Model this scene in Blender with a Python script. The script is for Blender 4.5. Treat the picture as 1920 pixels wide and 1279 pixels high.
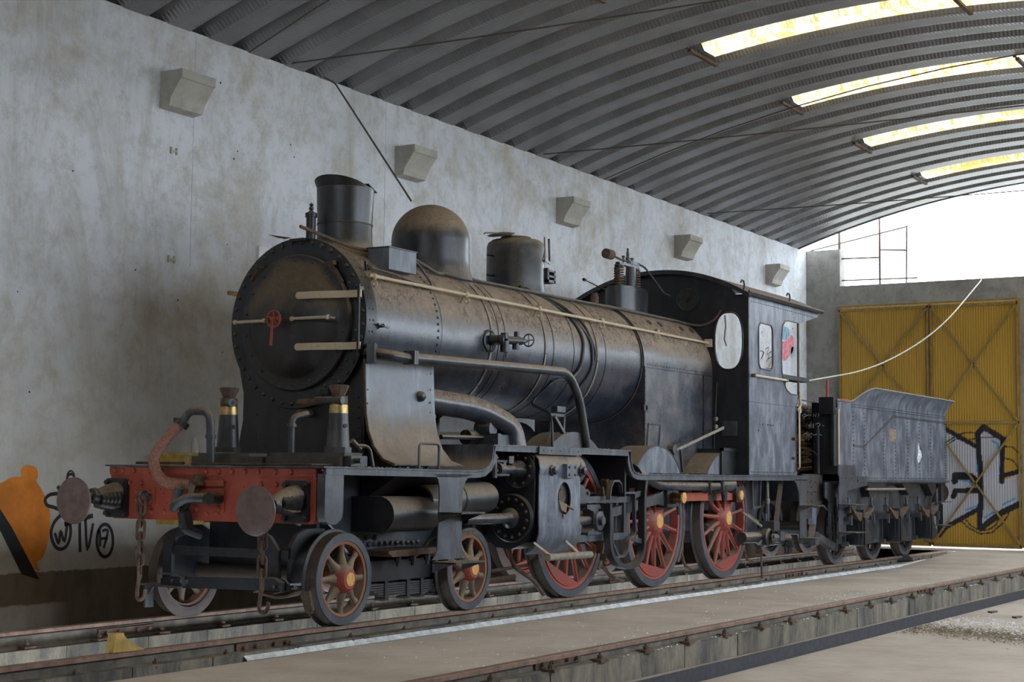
import bpy, math, random
import numpy as np
from mathutils import Vector, Matrix, Quaternion
random.seed(7)
PI = math.pi
scn = bpy.context.scene
COL = scn.collection
for o in list(bpy.data.objects): bpy.data.objects.remove(o)

# ---------------------------------------------------------------- camera
cam_d = bpy.data.cameras.new('camera'); cam = bpy.data.objects.new('camera', cam_d); COL.objects.link(cam)
RM = [[0.5150199885, -0.8571143352, 0.0104607794], [0.0788443522, 0.0352166693, -0.9962647009], [0.8535443630, 0.5139210082, 0.0857159131]]
_r, _u, _b = Vector(RM[0]), -Vector(RM[1]), -Vector(RM[2])
cam.matrix_world = Matrix(((_r.x, _u.x, _b.x, -10.8353), (_r.y, _u.y, _b.y, -8.97515), (_r.z, _u.z, _b.z, 1.257), (0, 0, 0, 1)))
cam_d.sensor_width = 36.0; cam_d.lens = 2950.0/1920*36; cam_d.clip_start = 0.05; cam_d.clip_end = 500
scn.camera = cam
# ---------------------------------------------------------------- daylight
w = bpy.data.worlds.new('sky'); scn.world = w; w.use_nodes = True
wn = w.node_tree; wn.nodes.clear()
bg = wn.nodes.new('ShaderNodeBackground'); wo = wn.nodes.new('ShaderNodeOutputWorld')
bg.inputs[0].default_value = (0.80, 0.90, 1.0, 1); bg.inputs[1].default_value = 6.5
wn.links.new(bg.outputs[0], wo.inputs[0])
scn.view_settings.view_transform = 'Standard'; scn.view_settings.look = 'None'
scn.view_settings.gamma = 1.0; scn.view_settings.use_curve_mapping = False
scn.view_settings.exposure = 0.34

# ---------------------------------------------------------------- mesh helper
class MB:
    def __init__(s): s.v = []; s.f = []
    def add(s, vs, fs):
        n = len(s.v); s.v += [tuple(map(float, p)) for p in vs]; s.f += [tuple(i+n for i in f) for f in fs]; return s
    def box(s, x0, x1, y0, y1, z0, z1):
        return s.add([(x0,y0,z0),(x1,y0,z0),(x1,y1,z0),(x0,y1,z0),(x0,y0,z1),(x1,y0,z1),(x1,y1,z1),(x0,y1,z1)],
                     [(0,3,2,1),(4,5,6,7),(0,1,5,4),(1,2,6,5),(2,3,7,6),(3,0,4,7)])
    def bar(s, p, q, w, h, up=(0,0,1)):
        p, q = Vector(p), Vector(q); d = (q-p).normalized(); u = Vector(up)
        if abs(d.dot(u)) > .98: u = Vector((1,0,0))
        a = d.cross(u).normalized()*w/2; b = a.cross(d).normalized()*h/2
        vs = [p-a-b, p+a-b, p+a+b, p-a+b, q-a-b, q+a-b, q+a+b, q-a+b]
        return s.add(vs, [(0,1,2,3),(7,6,5,4),(0,4,5,1),(1,5,6,2),(2,6,7,3),(3,7,4,0)])
    def tube(s, pts, r, n=8, cap=True, closed=False):
        P = [Vector(p) for p in pts]; m = len(P)
        rs = r if isinstance(r, (list, tuple)) else [r]*m
        T = []
        for i in range(m):
            if closed: t = P[(i+1) % m]-P[i-1]
            else: t = (P[min(i+1, m-1)]-P[max(i-1, 0)])
            T.append(t.normalized() if t.length > 1e-9 else Vector((0,0,1)))
        u = Vector((0,0,1)) if abs(T[0].z) < .9 else Vector((1,0,0))
        a = T[0].cross(u).normalized(); vs = []; fs = []
        for i in range(m):
            a = (a-T[i]*a.dot(T[i])).normalized(); b = T[i].cross(a)
            for k in range(n):
                an = 2*PI*k/n; vs.append(P[i]+(a*math.cos(an)+b*math.sin(an))*rs[i])
        for i in range(m if closed else m-1):
            j = (i+1) % m
            for k in range(n): fs.append((i*n+k, i*n+(k+1) % n, j*n+(k+1) % n, j*n+k))
        if cap and not closed: fs.append(tuple(range(n-1, -1, -1))); fs.append(tuple((m-1)*n+k for k in range(n)))
        return s.add(vs, fs)
    def cyl(s, p, q, r, r1=None, n=16, cap=True): return s.tube([p, q], [r, r if r1 is None else r1], n, cap)
    def lathe(s, prof, o, ax, n=32, a0=0, a1=2*PI, ref=None):
        # prof: (distance along axis, radius)
        o = Vector(o); d = Vector(ax).normalized(); u = Vector(ref) if ref else (Vector((0,0,1)) if abs(d.z) < .9 else Vector((1,0,0)))
        a = u-d*u.dot(d); a.normalize(); b = d.cross(a); full = abs(a1-a0-2*PI) < 1e-6
        m = n if full else n+1; vs = []; fs = []
        for (h, r) in prof:
            for k in range(m):
                an = a0+(a1-a0)*k/n; vs.append(o+d*h+(a*math.cos(an)+b*math.sin(an))*r)
        for i in range(len(prof)-1):
            for k in range(n):
                k2 = (k+1) % m if full else k+1
                fs.append((i*m+k, i*m+k2, (i+1)*m+k2, (i+1)*m+k))
        return s.add(vs, fs)
    def prism(s, poly, pl, a, b):
        # poly in plane pl ('xz' extruded along y, 'yz' along x, 'xy' along z)
        def P(p, t): return {'xz': (p[0], t, p[1]), 'yz': (t, p[0], p[1]), 'xy': (p[0], p[1], t)}[pl]
        n = len(poly); vs = [P(p, a) for p in poly]+[P(p, b) for p in poly]
        fs = [tuple(range(n)), tuple(range(2*n-1, n-1, -1))]+[(i, i+n, (i+1) % n+n, (i+1) % n) for i in range(n)]
        return s.add(vs, fs)
    def strip(s, path, pl, a, b, t):
        # a plate of thickness t following a 2-D path, extruded from a to b
        P = [Vector((p[0], p[1])) for p in path]; L = []; R = []
        for i, p in enumerate(P):
            d = (P[min(i+1, len(P)-1)]-P[max(i-1, 0)]).normalized(); nn = Vector((-d.y, d.x))*t/2
            L.append(p+nn); R.append(p-nn)
        def Q(p, u): return {'xz': (p.x, u, p.y), 'yz': (u, p.x, p.y), 'xy': (p.x, p.y, u)}[pl]
        n = len(P); vs = [Q(p, a) for p in L]+[Q(p, a) for p in R]+[Q(p, b) for p in L]+[Q(p, b) for p in R]; fs = []
        for i in range(n-1):
            fs += [(i, i+1, n+i+1, n+i), (2*n+i, 3*n+i, 3*n+i+1, 2*n+i+1), (i, 2*n+i, 2*n+i+1, i+1), (n+i, n+i+1, 3*n+i+1, 3*n+i)]
        fs += [(0, n, 3*n, 2*n), (n-1, 3*n-1, 4*n-1, 2*n-1)]
        return s.add(vs, fs)
    def dome(s, c, nrm, r, h=.6):
        return s.lathe([(0, r), (r*h*.7, r*.75), (r*h, r*.3), (r*h*1.02, 0.0005)], c, nrm, 6)
    def plate_hole(s, outer, inner, pl, a, b):
        # two closed loops with equal counts -> ring plate
        def P(p, t): return {'xz': (p[0], t, p[1]), 'yz': (t, p[0], p[1]), 'xy': (p[0], p[1], t)}[pl]
        n = len(outer); vs = [P(p, a) for p in outer]+[P(p, a) for p in inner]+[P(p, b) for p in outer]+[P(p, b) for p in inner]; fs = []
        for i in range(n):
            j = (i+1) % n
            fs += [(i, j, n+j, n+i), (2*n+i, 3*n+i, 3*n+j, 2*n+j), (i, 2*n+i, 2*n+j, j), (n+i, n+j, 3*n+j, 3*n+i)]
        return s.add(vs, fs)
    def mirror_y(s):
        m = MB(); m.v = [(x, -y, z) for x, y, z in s.v]; m.f = [tuple(reversed(f)) for f in s.f]; return m
    def xf(s, M):
        m = MB(); m.v = [tuple(M @ Vector(p)) for p in s.v]; m.f = list(s.f); return m

WL = {}
def link(o, parent, loc):
    COL.objects.link(o); loc = Vector(loc); WL[o.name] = loc
    if parent is not None: o.parent = parent; o.location = loc-WL[parent.name]
    else: o.location = loc
    return o
def obj(name, mb, mat, parent=None, loc=None, angle=35, flat=False, label=None, kind=None, rot=None):
    v = np.array(mb.v, dtype=float)
    if loc is None:
        c = (v.min(0)+v.max(0))/2; v = v-c; loc = c
    me = bpy.data.meshes.new(name); me.from_pydata([tuple(p) for p in v], [], mb.f); me.validate(); 
    import bmesh
    bm = bmesh.new(); bm.from_mesh(me); bmesh.ops.recalc_face_normals(bm, faces=bm.faces); bm.to_mesh(me); bm.free()
    if not flat:
        me.polygons.foreach_set('use_smooth', [True]*len(me.polygons)); me.set_sharp_from_angle(angle=math.radians(angle))
    me.materials.append(mat)
    o = bpy.data.objects.new(name, me); link(o, parent, loc)
    if rot is not None: o.rotation_euler = rot
    if label: o['label'] = label
    if kind: o['kind'] = kind
    return o
def thing(name, label, cat, loc=(0, 0, 0), group=None):
    o = bpy.data.objects.new(name, None); o.empty_display_size = .1; link(o, None, loc); return tag(o, label, cat, group)
def tag(o, label, cat, group=None):
    o['label'] = label; o['category'] = cat
    if group: o['group'] = group
    return o
def struct(name, mb, mat, parent=None, **k):
    o = obj(name, mb, mat, parent, **k)
    if parent is None: o['kind'] = 'structure'
    return o
def again(src, parent, loc, rot=None):
    o = src.copy(); link(o, parent, loc)
    if rot is not None: o.rotation_euler = rot
    return o
def copy_tree(src, parent, loc, delta_rot=None):
    o = again(src, parent, loc)
    if delta_rot: o.rotation_euler = delta_rot
    for ch in list(src.children):
        c = ch.copy(); COL.objects.link(c); c.parent = o; WL[c.name] = Vector(loc)+ch.location
        for g in list(ch.children):
            d = g.copy(); COL.objects.link(d); d.parent = c; WL[d.name] = WL[c.name]+g.location
    return o
def arc(cx, cy, r, a0, a1, n=8): return [(cx+r*math.cos(math.radians(a0+(a1-a0)*i/n)), cy+r*math.sin(math.radians(a0+(a1-a0)*i/n))) for i in range(n+1)]
def bend(pts, r, n=6):
    P = [Vector(p) for p in pts]; out = [P[0]]
    for i in range(1, len(P)-1):
        a, b, c = P[i-1], P[i], P[i+1]; d1 = (a-b).normalized(); d2 = (c-b).normalized()
        rr = min(r, (a-b).length*.48, (c-b).length*.48); s0, s1 = b+d1*rr, b+d2*rr
        for k in range(n+1):
            t = k/n; out.append(s0*(1-t)**2+b*2*t*(1-t)+s1*t*t)
    out.append(P[-1]); return [tuple(p) for p in out]
def rrect(x0, x1, z0, z1, r, n=5):
    rr = min(r, (x1-x0)/2-.001, (z1-z0)/2-.001)
    return arc(x1-rr, z1-rr, rr, 0, 90, n)+arc(x0+rr, z1-rr, rr, 90, 180, n)+arc(x0+rr, z0+rr, rr, 180, 270, n)+arc(x1-rr, z0+rr, rr, 270, 360, n)

# ---------------------------------------------------------------- materials
def nodes(name):
    m = bpy.data.materials.new(name); m.use_nodes = True; t = m.node_tree; b = t.nodes['Principled BSDF']; return m, t, b
def N(t, typ, **k):
    n = t.nodes.new(typ)
    for a, v in k.items(): setattr(n, a, v)
    return n
def noise(t, vec, scale, detail=6, rough=.6, dist=0):
    n = N(t, 'ShaderNodeTexNoise'); n.inputs['Scale'].default_value = scale; n.inputs['Detail'].default_value = detail
    n.inputs['Roughness'].default_value = rough; n.inputs['Distortion'].default_value = dist
    t.links.new(vec, n.inputs['Vector']); return n.outputs['Fac']
def ramp(t, fac, a, b, c0=(0,0,0,1), c1=(1,1,1,1)):
    r = N(t, 'ShaderNodeMapRange'); r.interpolation_type = 'SMOOTHSTEP'; r.inputs[1].default_value = a; r.inputs[2].default_value = b
    t.links.new(fac, r.inputs[0]); return r.outputs[0]
def mixc(t, fac, a, b):
    m = N(t, 'ShaderNodeMix'); m.data_type = 'RGBA'
    if isinstance(fac, float): m.inputs[0].default_value = fac
    else: t.links.new(fac, m.inputs[0])
    for i, c in ((6, a), (7, b)):
        if isinstance(c, tuple): m.inputs[i].default_value = (c[0], c[1], c[2], 1)
        else: t.links.new(c, m.inputs[i])
    return m.outputs[2]
def mth(t, op, a, b=0.5, clamp=False):
    m = N(t, 'ShaderNodeMath'); m.operation = op; m.use_clamp = clamp
    for i, c in ((0, a), (1, b)):
        if isinstance(c, (int, float)): m.inputs[i].default_value = c
        else: t.links.new(c, m.inputs[i])
    return m.outputs[0]
def pos(t, scale=(1,1,1)):
    g = N(t, 'ShaderNodeNewGeometry')
    if scale == (1,1,1): return g.outputs['Position'], g
    m = N(t, 'ShaderNodeMapping'); m.inputs['Scale'].default_value = scale; t.links.new(g.outputs['Position'], m.inputs[0]); return m.outputs[0], g
def bump(t, b, h, s=.3, d=.01):
    n = N(t, 'ShaderNodeBump'); n.inputs['Strength'].default_value = s; n.inputs['Distance'].default_value = d
    t.links.new(h, n.inputs['Height']); t.links.new(n.outputs[0], b.inputs['Normal'])
DUST = (.30, .225, .15)
def painted(name, base, worn=None, dust=1.0, rust=0.25, rough=.38, streak=.5, spec=.5, metal=0.0, dustcol=DUST, lo=.15, hi=.75, rustcol=(.13, .055, .025), peel=0.0, bmp=.22):
    m, t, b = nodes(name); p, g = pos(t); ps, _ = pos(t, (3.6, 3.6, 1.1))
    worn = worn or tuple(min(1, c*2.4+.02) for c in base)
    n1 = noise(t, p, 3.5, 8, .65); ns = noise(t, ps, 2.2, 6, .6); nf = noise(t, p, 34, 6, .7); n2 = noise(t, p, 7, 9, .75, .6)
    col = mixc(t, ramp(t, ns, .42, .78), base, worn)
    col = mixc(t, mth(t, 'MULTIPLY', ramp(t, n1, .45, .7), streak), col, worn)
    if rust > 0:
        rf = mth(t, 'MULTIPLY', ramp(t, n2, .56, .66), rust, True); col = mixc(t, rf, col, rustcol)
    sx = N(t, 'ShaderNodeSeparateXYZ'); t.links.new(g.outputs['Normal'], sx.inputs[0])
    up = mth(t, 'ADD', sx.outputs[2], mth(t, 'MULTIPLY', mth(t, 'SUBTRACT', n1, .5), .55))
    df = mth(t, 'MULTIPLY', ramp(t, up, lo, hi), dust, True)
    df2 = mth(t, 'ADD', mth(t, 'MULTIPLY', df, mth(t, 'ADD', mth(t, 'MULTIPLY', ramp(t, nf, .3, .6), .35), .6)), mth(t, 'MULTIPLY', ramp(t, n1, .3, .8), .05*min(1, dust)), True)
    dc = mixc(t, ramp(t, n2, .3, .7), dustcol, tuple(c*.68 for c in dustcol))
    col = mixc(t, df2, col, dc)
    if peel:
        pf = mth(t, 'MULTIPLY', mth(t, 'MULTIPLY', ramp(t, noise(t, p, 13, 10, .8, .9), .485, .53), ramp(t, noise(t, p, 2.2, 4, .6), .38, .52)), mth(t, 'MULTIPLY', ramp(t, up, -.15, .25), peel), True)
        col = mixc(t, pf, col, mixc(t, ramp(t, nf, .35, .6), (.17, .095, .06), (.07, .055, .045)))
    t.links.new(col, b.inputs['Base Color'])
    ro = mth(t, 'ADD', mth(t, 'MULTIPLY', df2, .5), mth(t, 'ADD', rough, mth(t, 'MULTIPLY', mth(t, 'SUBTRACT', nf, .5), .25)), True)
    t.links.new(ro, b.inputs['Roughness']); b.inputs['Metallic'].default_value = metal
    b.inputs['Specular IOR Level'].default_value = spec
    bump(t, b, mth(t, 'ADD', mth(t, 'MULTIPLY', nf, .4), n2), bmp, .006)
    return m
def plain(name, col, rough=.6, var=.25, scale=8, metal=0.0, bmp=.1):
    m, t, b = nodes(name); p, g = pos(t); n = noise(t, p, scale, 7, .65)
    c = mixc(t, ramp(t, n, .3, .7), tuple(x*(1-var) for x in col), tuple(min(1, x*(1+var)) for x in col))
    t.links.new(c, b.inputs['Base Color']); b.inputs['Roughness'].default_value = rough; b.inputs['Metallic'].default_value = metal
    bump(t, b, n, bmp, .01); return m
M = {}
M['black'] = painted('dusty_black_paint', (.005, .006, .008), (.015, .018, .024), dust=.6, rust=.12, rough=.40, lo=.2, hi=.9, rustcol=(.05,.03,.02))
M['boiler'] = painted('boiler_paint', (.009, .0135, .023), (.036, .05, .082), dust=.97, rust=.65, rough=.30, streak=.5, lo=-.02, hi=.36, rustcol=(.12,.07,.045), spec=.7, peel=1.0)
M['dome'] = painted('dome_paint', (.010, .012, .015), (.035, .042, .055), dust=.95, rust=.12, rough=.36, lo=.05, hi=.42, spec=.6, bmp=.05, streak=.3)
M['slate'] = painted('slate_black_paint', (.022, .027, .036), (.075, .088, .115), dust=.85, rust=.12, rough=.38, streak=.6, lo=.05, hi=.6, spec=.6)
M['grey'] = painted('worn_blue_grey_paint', (.055, .066, .092), (.20, .235, .29), dust=.9, rust=.15, rough=.38, streak=.55, lo=.0, hi=.36, spec=.6, bmp=.15)
M['edge'] = painted('footplate_edge', (.028, .033, .042), (.10, .115, .14), dust=.95, rust=.3, rough=.42)
M['frame'] = painted('frame_black', (.005, .0065, .009), (.016, .020, .030), dust=.7, rust=.1, rough=.45, rustcol=(.05,.035,.025))
M['rivet'] = painted('dusty_rivet', (.018, .016, .014), (.05, .04, .03), dust=.8, rust=.3, rough=.5, lo=-.5, hi=.5, dustcol=(.16,.115,.075))
M['red'] = painted('red_lead_paint', (.30, .050, .027), (.36, .085, .048), dust=.5, rust=.10, rough=.55, dustcol=(.20, .11, .07))
M['wheelred'] = painted('wheel_red', (.26, .035, .024), (.22, .05, .038), dust=1.0, rust=.15, rough=.5)
M['bogiered'] = painted('bogie_rim_paint', (.26, .08, .045), (.18, .10, .065), dust=.9, rust=.2, rough=.7, lo=-.2, hi=.6)
M['bogiedust'] = painted('bogie_spoke_dust', (.13, .095, .066), (.17, .115, .075), dust=1.0, rust=.1, rough=.8, lo=-.4, hi=.5)
M['tyre'] = painted('tyre_steel', (.038, .046, .060), (.075, .088, .105), dust=.6, rust=.45, rough=.45, rustcol=(.11, .07, .05))
M['tread'] = painted('tread_rust', (.050, .036, .028), (.085, .06, .043), dust=.3, rust=.5, rough=.6)
M['orange'] = plain('orange_hub_paint', (.60, .31, .09), .6, .3, 35)
M['cream'] = painted('cream_paint', (.46, .37, .25), (.52, .45, .33), dust=.35, rust=.6, rough=.5, rustcol=(.26, .13, .05), dustcol=(.34, .25, .15))
M['steel'] = painted('dull_steel', (.035, .038, .045), (.09, .095, .105), dust=.9, rust=.35, rough=.42, metal=.2, lo=.0, hi=.7)
M['brass'] = plain('old_brass', (.42, .29, .12), .40, .3, 30, .7)
M['pole'] = plain('pale_pole', (.21, .185, .145), .7, .3, 20)
M['rubber'] = plain('brown_rubber_hose', (.27, .125, .085), .6, .25, 40)
M['blackrubber'] = plain('black_rubber', (.02, .02, .022), .5, .3, 20)
M['rustiron'] = plain('rusty_iron', (.10, .062, .042), .8, .4, 14, .1, .3)
M['railtop'] = plain('rail_head', (.19, .115, .08), .6, .35, 10)
M['railside'] = plain('rail_side', (.13, .11, .088), .85, .4, 6, 0, .3)
M['brownbuf'] = plain('brown_buffer_face', (.13, .085, .075), .42, .3, 9)
M['wood'] = plain('split_wood', (.36, .27, .18), .8, .35, 9)
M['timber'] = painted('dark_timber', (.055, .05, .045), (.10, .09, .075), dust=.9, rust=0, rough=.7)
M['yellow'] = plain('yellow_steel', (.45, .29, .06), .55, .3, 7)
M['jack'] = painted('jack_iron', (.018, .019, .021), (.06, .062, .065), dust=.7, rust=.3, rough=.4)
M['orangepaint'] = plain('orange_spray', (.62, .19, .015), .7, .28, 2.2, 0, .25)
M['blackpaint'] = plain('black_spray', (.012, .012, .014), .6, .3, 5)
M['redspray'] = plain('red_spray', (.60, .22, .25), .85, .3, 9); M['tealspray'] = plain('teal_spray', (.22, .36, .44), .85, .3, 9)
M['white'] = plain('white_line', (.56, .57, .57), .8, .3, 9)
M['chip'] = plain('white_chip', (.80, .82, .84), .8, .1, 20)
M['wire'] = plain('wire', (.10, .08, .065), .6, .2, 20)
M['rope'] = plain('pale_rope', (.62, .58, .50), .8, .1, 30)
M['cloth'] = plain('black_cloth', (.02, .02, .025), .9, .3, 20)
M['cardboard'] = plain('board', (.50, .42, .34), .8, .2, 5)

def wall_mat(name, base, stain, lowband=False):
    m, t, b = nodes(name); p, g = pos(t); pv, _ = pos(t, (1, 1, .28)); sp = N(t, 'ShaderNodeSeparateXYZ'); t.links.new(g.outputs['Position'], sp.inputs[0])
    n1 = noise(t, p, .55, 9, .62, .4); n2 = noise(t, pv, 2.2, 8, .7); n3 = noise(t, p, 14, 8, .75); n4 = noise(t, p, 1.1, 10, .74, .25)
    col = mixc(t, ramp(t, n1, .40, .66), base, tuple(x*y for x, y in zip(base, (.86, .87, .88))))
    col = mixc(t, mth(t, 'MULTIPLY', ramp(t, n4, .45, .68), .75), col, stain)
    col = mixc(t, mth(t, 'MULTIPLY', ramp(t, n2, .52, .75), .5), col, (base[0]*.72, base[1]*.76, base[2]*.80))
    col = mixc(t, mth(t, 'MULTIPLY', ramp(t, n3, .62, .72), .35), col, (stain[0]*.6, stain[1]*.6, stain[2]*.6))
    n5 = noise(t, p, 4.5, 10, .78); n6 = noise(t, pv, .9, 10, .8, .8)
    col = mixc(t, mth(t, 'MULTIPLY', ramp(t, n5, .46, .64), .32), col, tuple(x*.62 for x in stain))
    col = mixc(t, mth(t, 'MULTIPLY', ramp(t, n6, .47, .66), .5), col, tuple(x*.80 for x in stain))
    if lowband:   # damp yellowish staining low on the wall, towards the near end; dark brown dado strip
        zz = sp.outputs[2]; xx = sp.outputs[0]
        low = mth(t, 'MULTIPLY', ramp(t, mth(t, 'SUBTRACT', mth(t, 'MULTIPLY', n1, 2.0), zz), -2.6, .2), ramp(t, xx, 9, -1))
        col = mixc(t, mth(t, 'MULTIPLY', low, .55), col, (.42, .37, .28))
        e = mth(t, 'MULTIPLY', mth(t, 'SUBTRACT', n3, .5), .06)
        zj = mth(t, 'ADD', zz, e)
        band = mth(t, 'MULTIPLY', ramp(t, zj, .345, .335), ramp(t, zj, mth(t,'ADD',.0,.0) if False else -.02, .0))
        dr = ramp(t, xx, -.55, -.15)
        lowend = mth(t, 'MULTIPLY', ramp(t, zj, .06, .03), mth(t, 'SUBTRACT', 1.0, dr))
        bandf = mth(t, 'MULTIPLY', ramp(t, zj, .345, .33), mth(t, 'SUBTRACT', 1.0, lowend), True)
        col = mixc(t, bandf, col, mixc(t, ramp(t, n2, .35, .7), (.20, .165, .12), (.12, .095, .07)))
    t.links.new(col, b.inputs['Base Color']); b.inputs['Roughness'].default_value = .88; b.inputs['Specular IOR Level'].default_value = .25
    bump(t, b, mth(t, 'ADD', n3, mth(t, 'MULTIPLY', n4, 1.5)), .35, .012)
    return m
M['plaster'] = wall_mat('stained_plaster', (.64, .66, .70), (.42, .38, .30), True)
M['concrete'] = wall_mat('rough_concrete', (.30, .285, .255), (.15, .135, .11))
M['stone'] = wall_mat('corbel_concrete', (.46, .44, .39), (.34, .31, .25))
def floor_mat(name, base, dark):
    m, t, b = nodes(name); p, g = pos(t)
    n1 = noise(t, p, .8, 8, .65); n2 = noise(t, p, 5, 8, .7); n3 = noise(t, p, 60, 4, .7)
    col = mixc(t, ramp(t, n1, .35, .7), base, dark); col = mixc(t, mth(t, 'MULTIPLY', ramp(t, n2, .5, .75), .5), col, dark)
    col = mixc(t, mth(t, 'MULTIPLY', ramp(t, n3, .58, .72), .45), col, (dark[0]*.55, dark[1]*.5, dark[2]*.45))
    t.links.new(col, b.inputs['Base Color']); b.inputs['Roughness'].default_value = .9; b.inputs['Specular IOR Level'].default_value = .2
    bump(t, b, mth(t, 'ADD', n3, n2), .3, .006); return m
M['floor'] = floor_mat('dusty_concrete_floor', (.53, .46, .385), (.40, .335, .27))
M['ledge'] = floor_mat('track_concrete', (.30, .27, .22), (.20, .17, .135))
def block_mat():
    m, t, b = nodes('stained_concrete_blocks'); p, g = pos(t); pv, _ = pos(t, (2.4, 2.4, .8))
    n1 = noise(t, pv, 1.3, 10, .75, .6); n2 = noise(t, p, 6, 9, .75); oi = N(t, 'ShaderNodeObjectInfo')
    col = mixc(t, ramp(t, n1, .35, .65), (.215, .185, .135), (.05, .047, .045)); col = mixc(t, mth(t, 'MULTIPLY', ramp(t, n2, .5, .65), .6), col, (.10, .095, .09))
    hsv = N(t, 'ShaderNodeHueSaturation'); t.links.new(col, hsv.inputs['Color']); t.links.new(mth(t, 'ADD', mth(t, 'MULTIPLY', oi.outputs['Random'], .5), .75), hsv.inputs['Value'])
    t.links.new(hsv.outputs[0], b.inputs['Base Color']); b.inputs['Roughness'].default_value = .85; bump(t, b, n2, .4, .01); return m
M['block'] = block_mat()
M['darkface'] = plain('dark_ledge_face', (.035, .035, .042), .7, .3, 12, 0, .4)  # one dark tone for the set-back strip below the ledge blocks
def roof_mat():
    m, t, b = nodes('galvanised_roof'); p, g = pos(t); sp = N(t, 'ShaderNodeSeparateXYZ'); t.links.new(g.outputs['Position'], sp.inputs[0])
    n1 = noise(t, p, 1.5, 6, .6); pl, _ = pos(t, (9, .5, .5)); n2 = noise(t, pl, 1, 5, .6)
    col = mixc(t, ramp(t, n1, .3, .7), (.30, .30, .305), (.22, .22, .225)); col = mixc(t, mth(t, 'MULTIPLY', ramp(t, n2, .5, .8), .4), col, (.17, .165, .16))
    t.links.new(col, b.inputs['Base Color']); b.inputs['Metallic'].default_value = .45; b.inputs['Roughness'].default_value = .40
    an = mth(t, 'ARCTAN2', mth(t, 'ADD', sp.outputs[1], 3.6), mth(t, 'ADD', sp.outputs[2], 10.54))
    wv = mth(t, 'SINE', mth(t, 'MULTIPLY', an, 17.4*2*PI/.05)); fx = mth(t, 'FRACT', mth(t, 'DIVIDE', mth(t, 'SUBTRACT', sp.outputs[0], 18.91-.627*60), .627))
    mk = mth(t, 'ADD', mth(t, 'MULTIPLY', ramp(t, fx, .10, .14), ramp(t, fx, .40, .36)), mth(t, 'MULTIPLY', ramp(t, fx, .68, .72), ramp(t, fx, .97, .93)))
    bump(t, b, mth(t, 'MULTIPLY', mth(t, 'MULTIPLY', wv, mk), .5), .55, .009)
    return m
M['roof'] = roof_mat()
def skylight_mat():
    m, t, b = nodes('fibreglass_skylight'); p, g = pos(t); pl, _ = pos(t, (3, 14, 3)); n1 = noise(t, pl, 1, 7, .75, .5); n2 = noise(t, p, 8, 8, .8); n3 = noise(t, p, 1.1, 5, .6)
    ox = N(t, 'ShaderNodeNewGeometry'); f = mth(t, 'MULTIPLY', ramp(t, n1, .38, .56), ramp(t, n2, .34, .54)); f = mth(t, 'MULTIPLY', f, ramp(t, n3, .3, .55))
    col = mixc(t, f, (.38, .21, .06), (.78, .66, .44))
    tr = N(t, 'ShaderNodeBsdfTranslucent'); t.links.new(col, tr.inputs[0]); df = N(t, 'ShaderNodeBsdfDiffuse'); t.links.new(col, df.inputs[0])
    mx = N(t, 'ShaderNodeMixShader'); mx.inputs[0].default_value = .30; t.links.new(tr.outputs[0], mx.inputs[1]); t.links.new(df.outputs[0], mx.inputs[2])
    t.links.new(mx.outputs[0], t.nodes['Material Output'].inputs[0]); return m
M['sky'] = skylight_mat()
# ================================================================ SETTING
WY = 2.24; RY = -9.46; YC, ZC, RR = -3.6, 6.86-17.4, 17.4; X0, X1 = -14.0, 18.91
def zr(y): return ZC+math.sqrt(RR*RR-(y-YC)**2)
# walls
struct('wall_left', MB().box(X0, 19.55, WY, WY+.3, -1.4, 5.86), M['plaster'])
rw = MB(); rw.box(X0, 19.55, RY-.3, RY, -1.4, 2.2); rw.box(X0, 19.55, RY-.3, RY, 5.2, 5.86); rw.box(X0, -1.2, RY-.3, RY, 2.2, 5.2)
for x in (-14, -9.9, -5.8, -1.7, 2.4, 6.5, 10.6, 14.7, 18.8): rw.box(x, x+.55, RY-.3, RY, 1.1, 5.2)
struct('wall_right', rw, M['plaster'])
fw = MB(); fw.box(X0-.3, X0, RY-.3, WY+.3, -1.4, 6.0)
struct('wall_front', fw, M['plaster'])
# back wall: pillars, lintel, low parapet towards the corner
bw = MB(); bw.box(19.3, 19.6, 1.53, WY+.02, -.6, 5.86); bw.box(19.3, 19.6, -2.6, -1.98, -.6, 4.7)
bw.box(19.3, 19.6, RY, -6.0, -.6, 4.7); bw.box(19.28, 19.62, RY, 1.6, 4.70, 5.11)
bwo = struct('wall_back', bw, M['concrete'])
for i, y in enumerate((-.9, -1.6, -3.2, -4.7)): pass
# corrugated gate leaves
def inpoly(px, py, poly):
    c = np.zeros(px.shape, bool); n = len(poly)
    for i in range(n):
        x1, y1 = poly[i]; x2, y2 = poly[(i+1) % n]
        if y1 == y2: continue
        k = ((y1 > py) != (y2 > py)) & (px < (x2-x1)*(py-y1)/(y2-y1)+x1); c ^= k
    return c
def near(px, py, line, w):
    d = np.full(px.shape, 9.)
    for (x1, y1), (x2, y2) in zip(line, line[1:]):
        l2 = max((x2-x1)**2+(y2-y1)**2, 1e-9); tt = np.clip(((px-x1)*(x2-x1)+(py-y1)*(y2-y1))/l2, 0, 1)
        d = np.minimum(d, np.hypot(px-x1-tt*(x2-x1), py-y1-tt*(y2-y1)))
    return d < w/2
SILVER= [[(-0.29, 2.251), (-0.56, 2.249), (-1.16, 1.87), (-1.21, 1.87), (-1.2, 0.753), (-0.58, 0.388), (-0.43, 0.229), (-0.27, 0.158)], [(-1.19, 2.068), (-1.29, 2.211), (-1.62, 2.045), (-1.6, 1.26), (-2.0, 1.437), (-1.99, 0.919), (-1.59, 0.673), (-1.22, 0.447)]]
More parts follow.
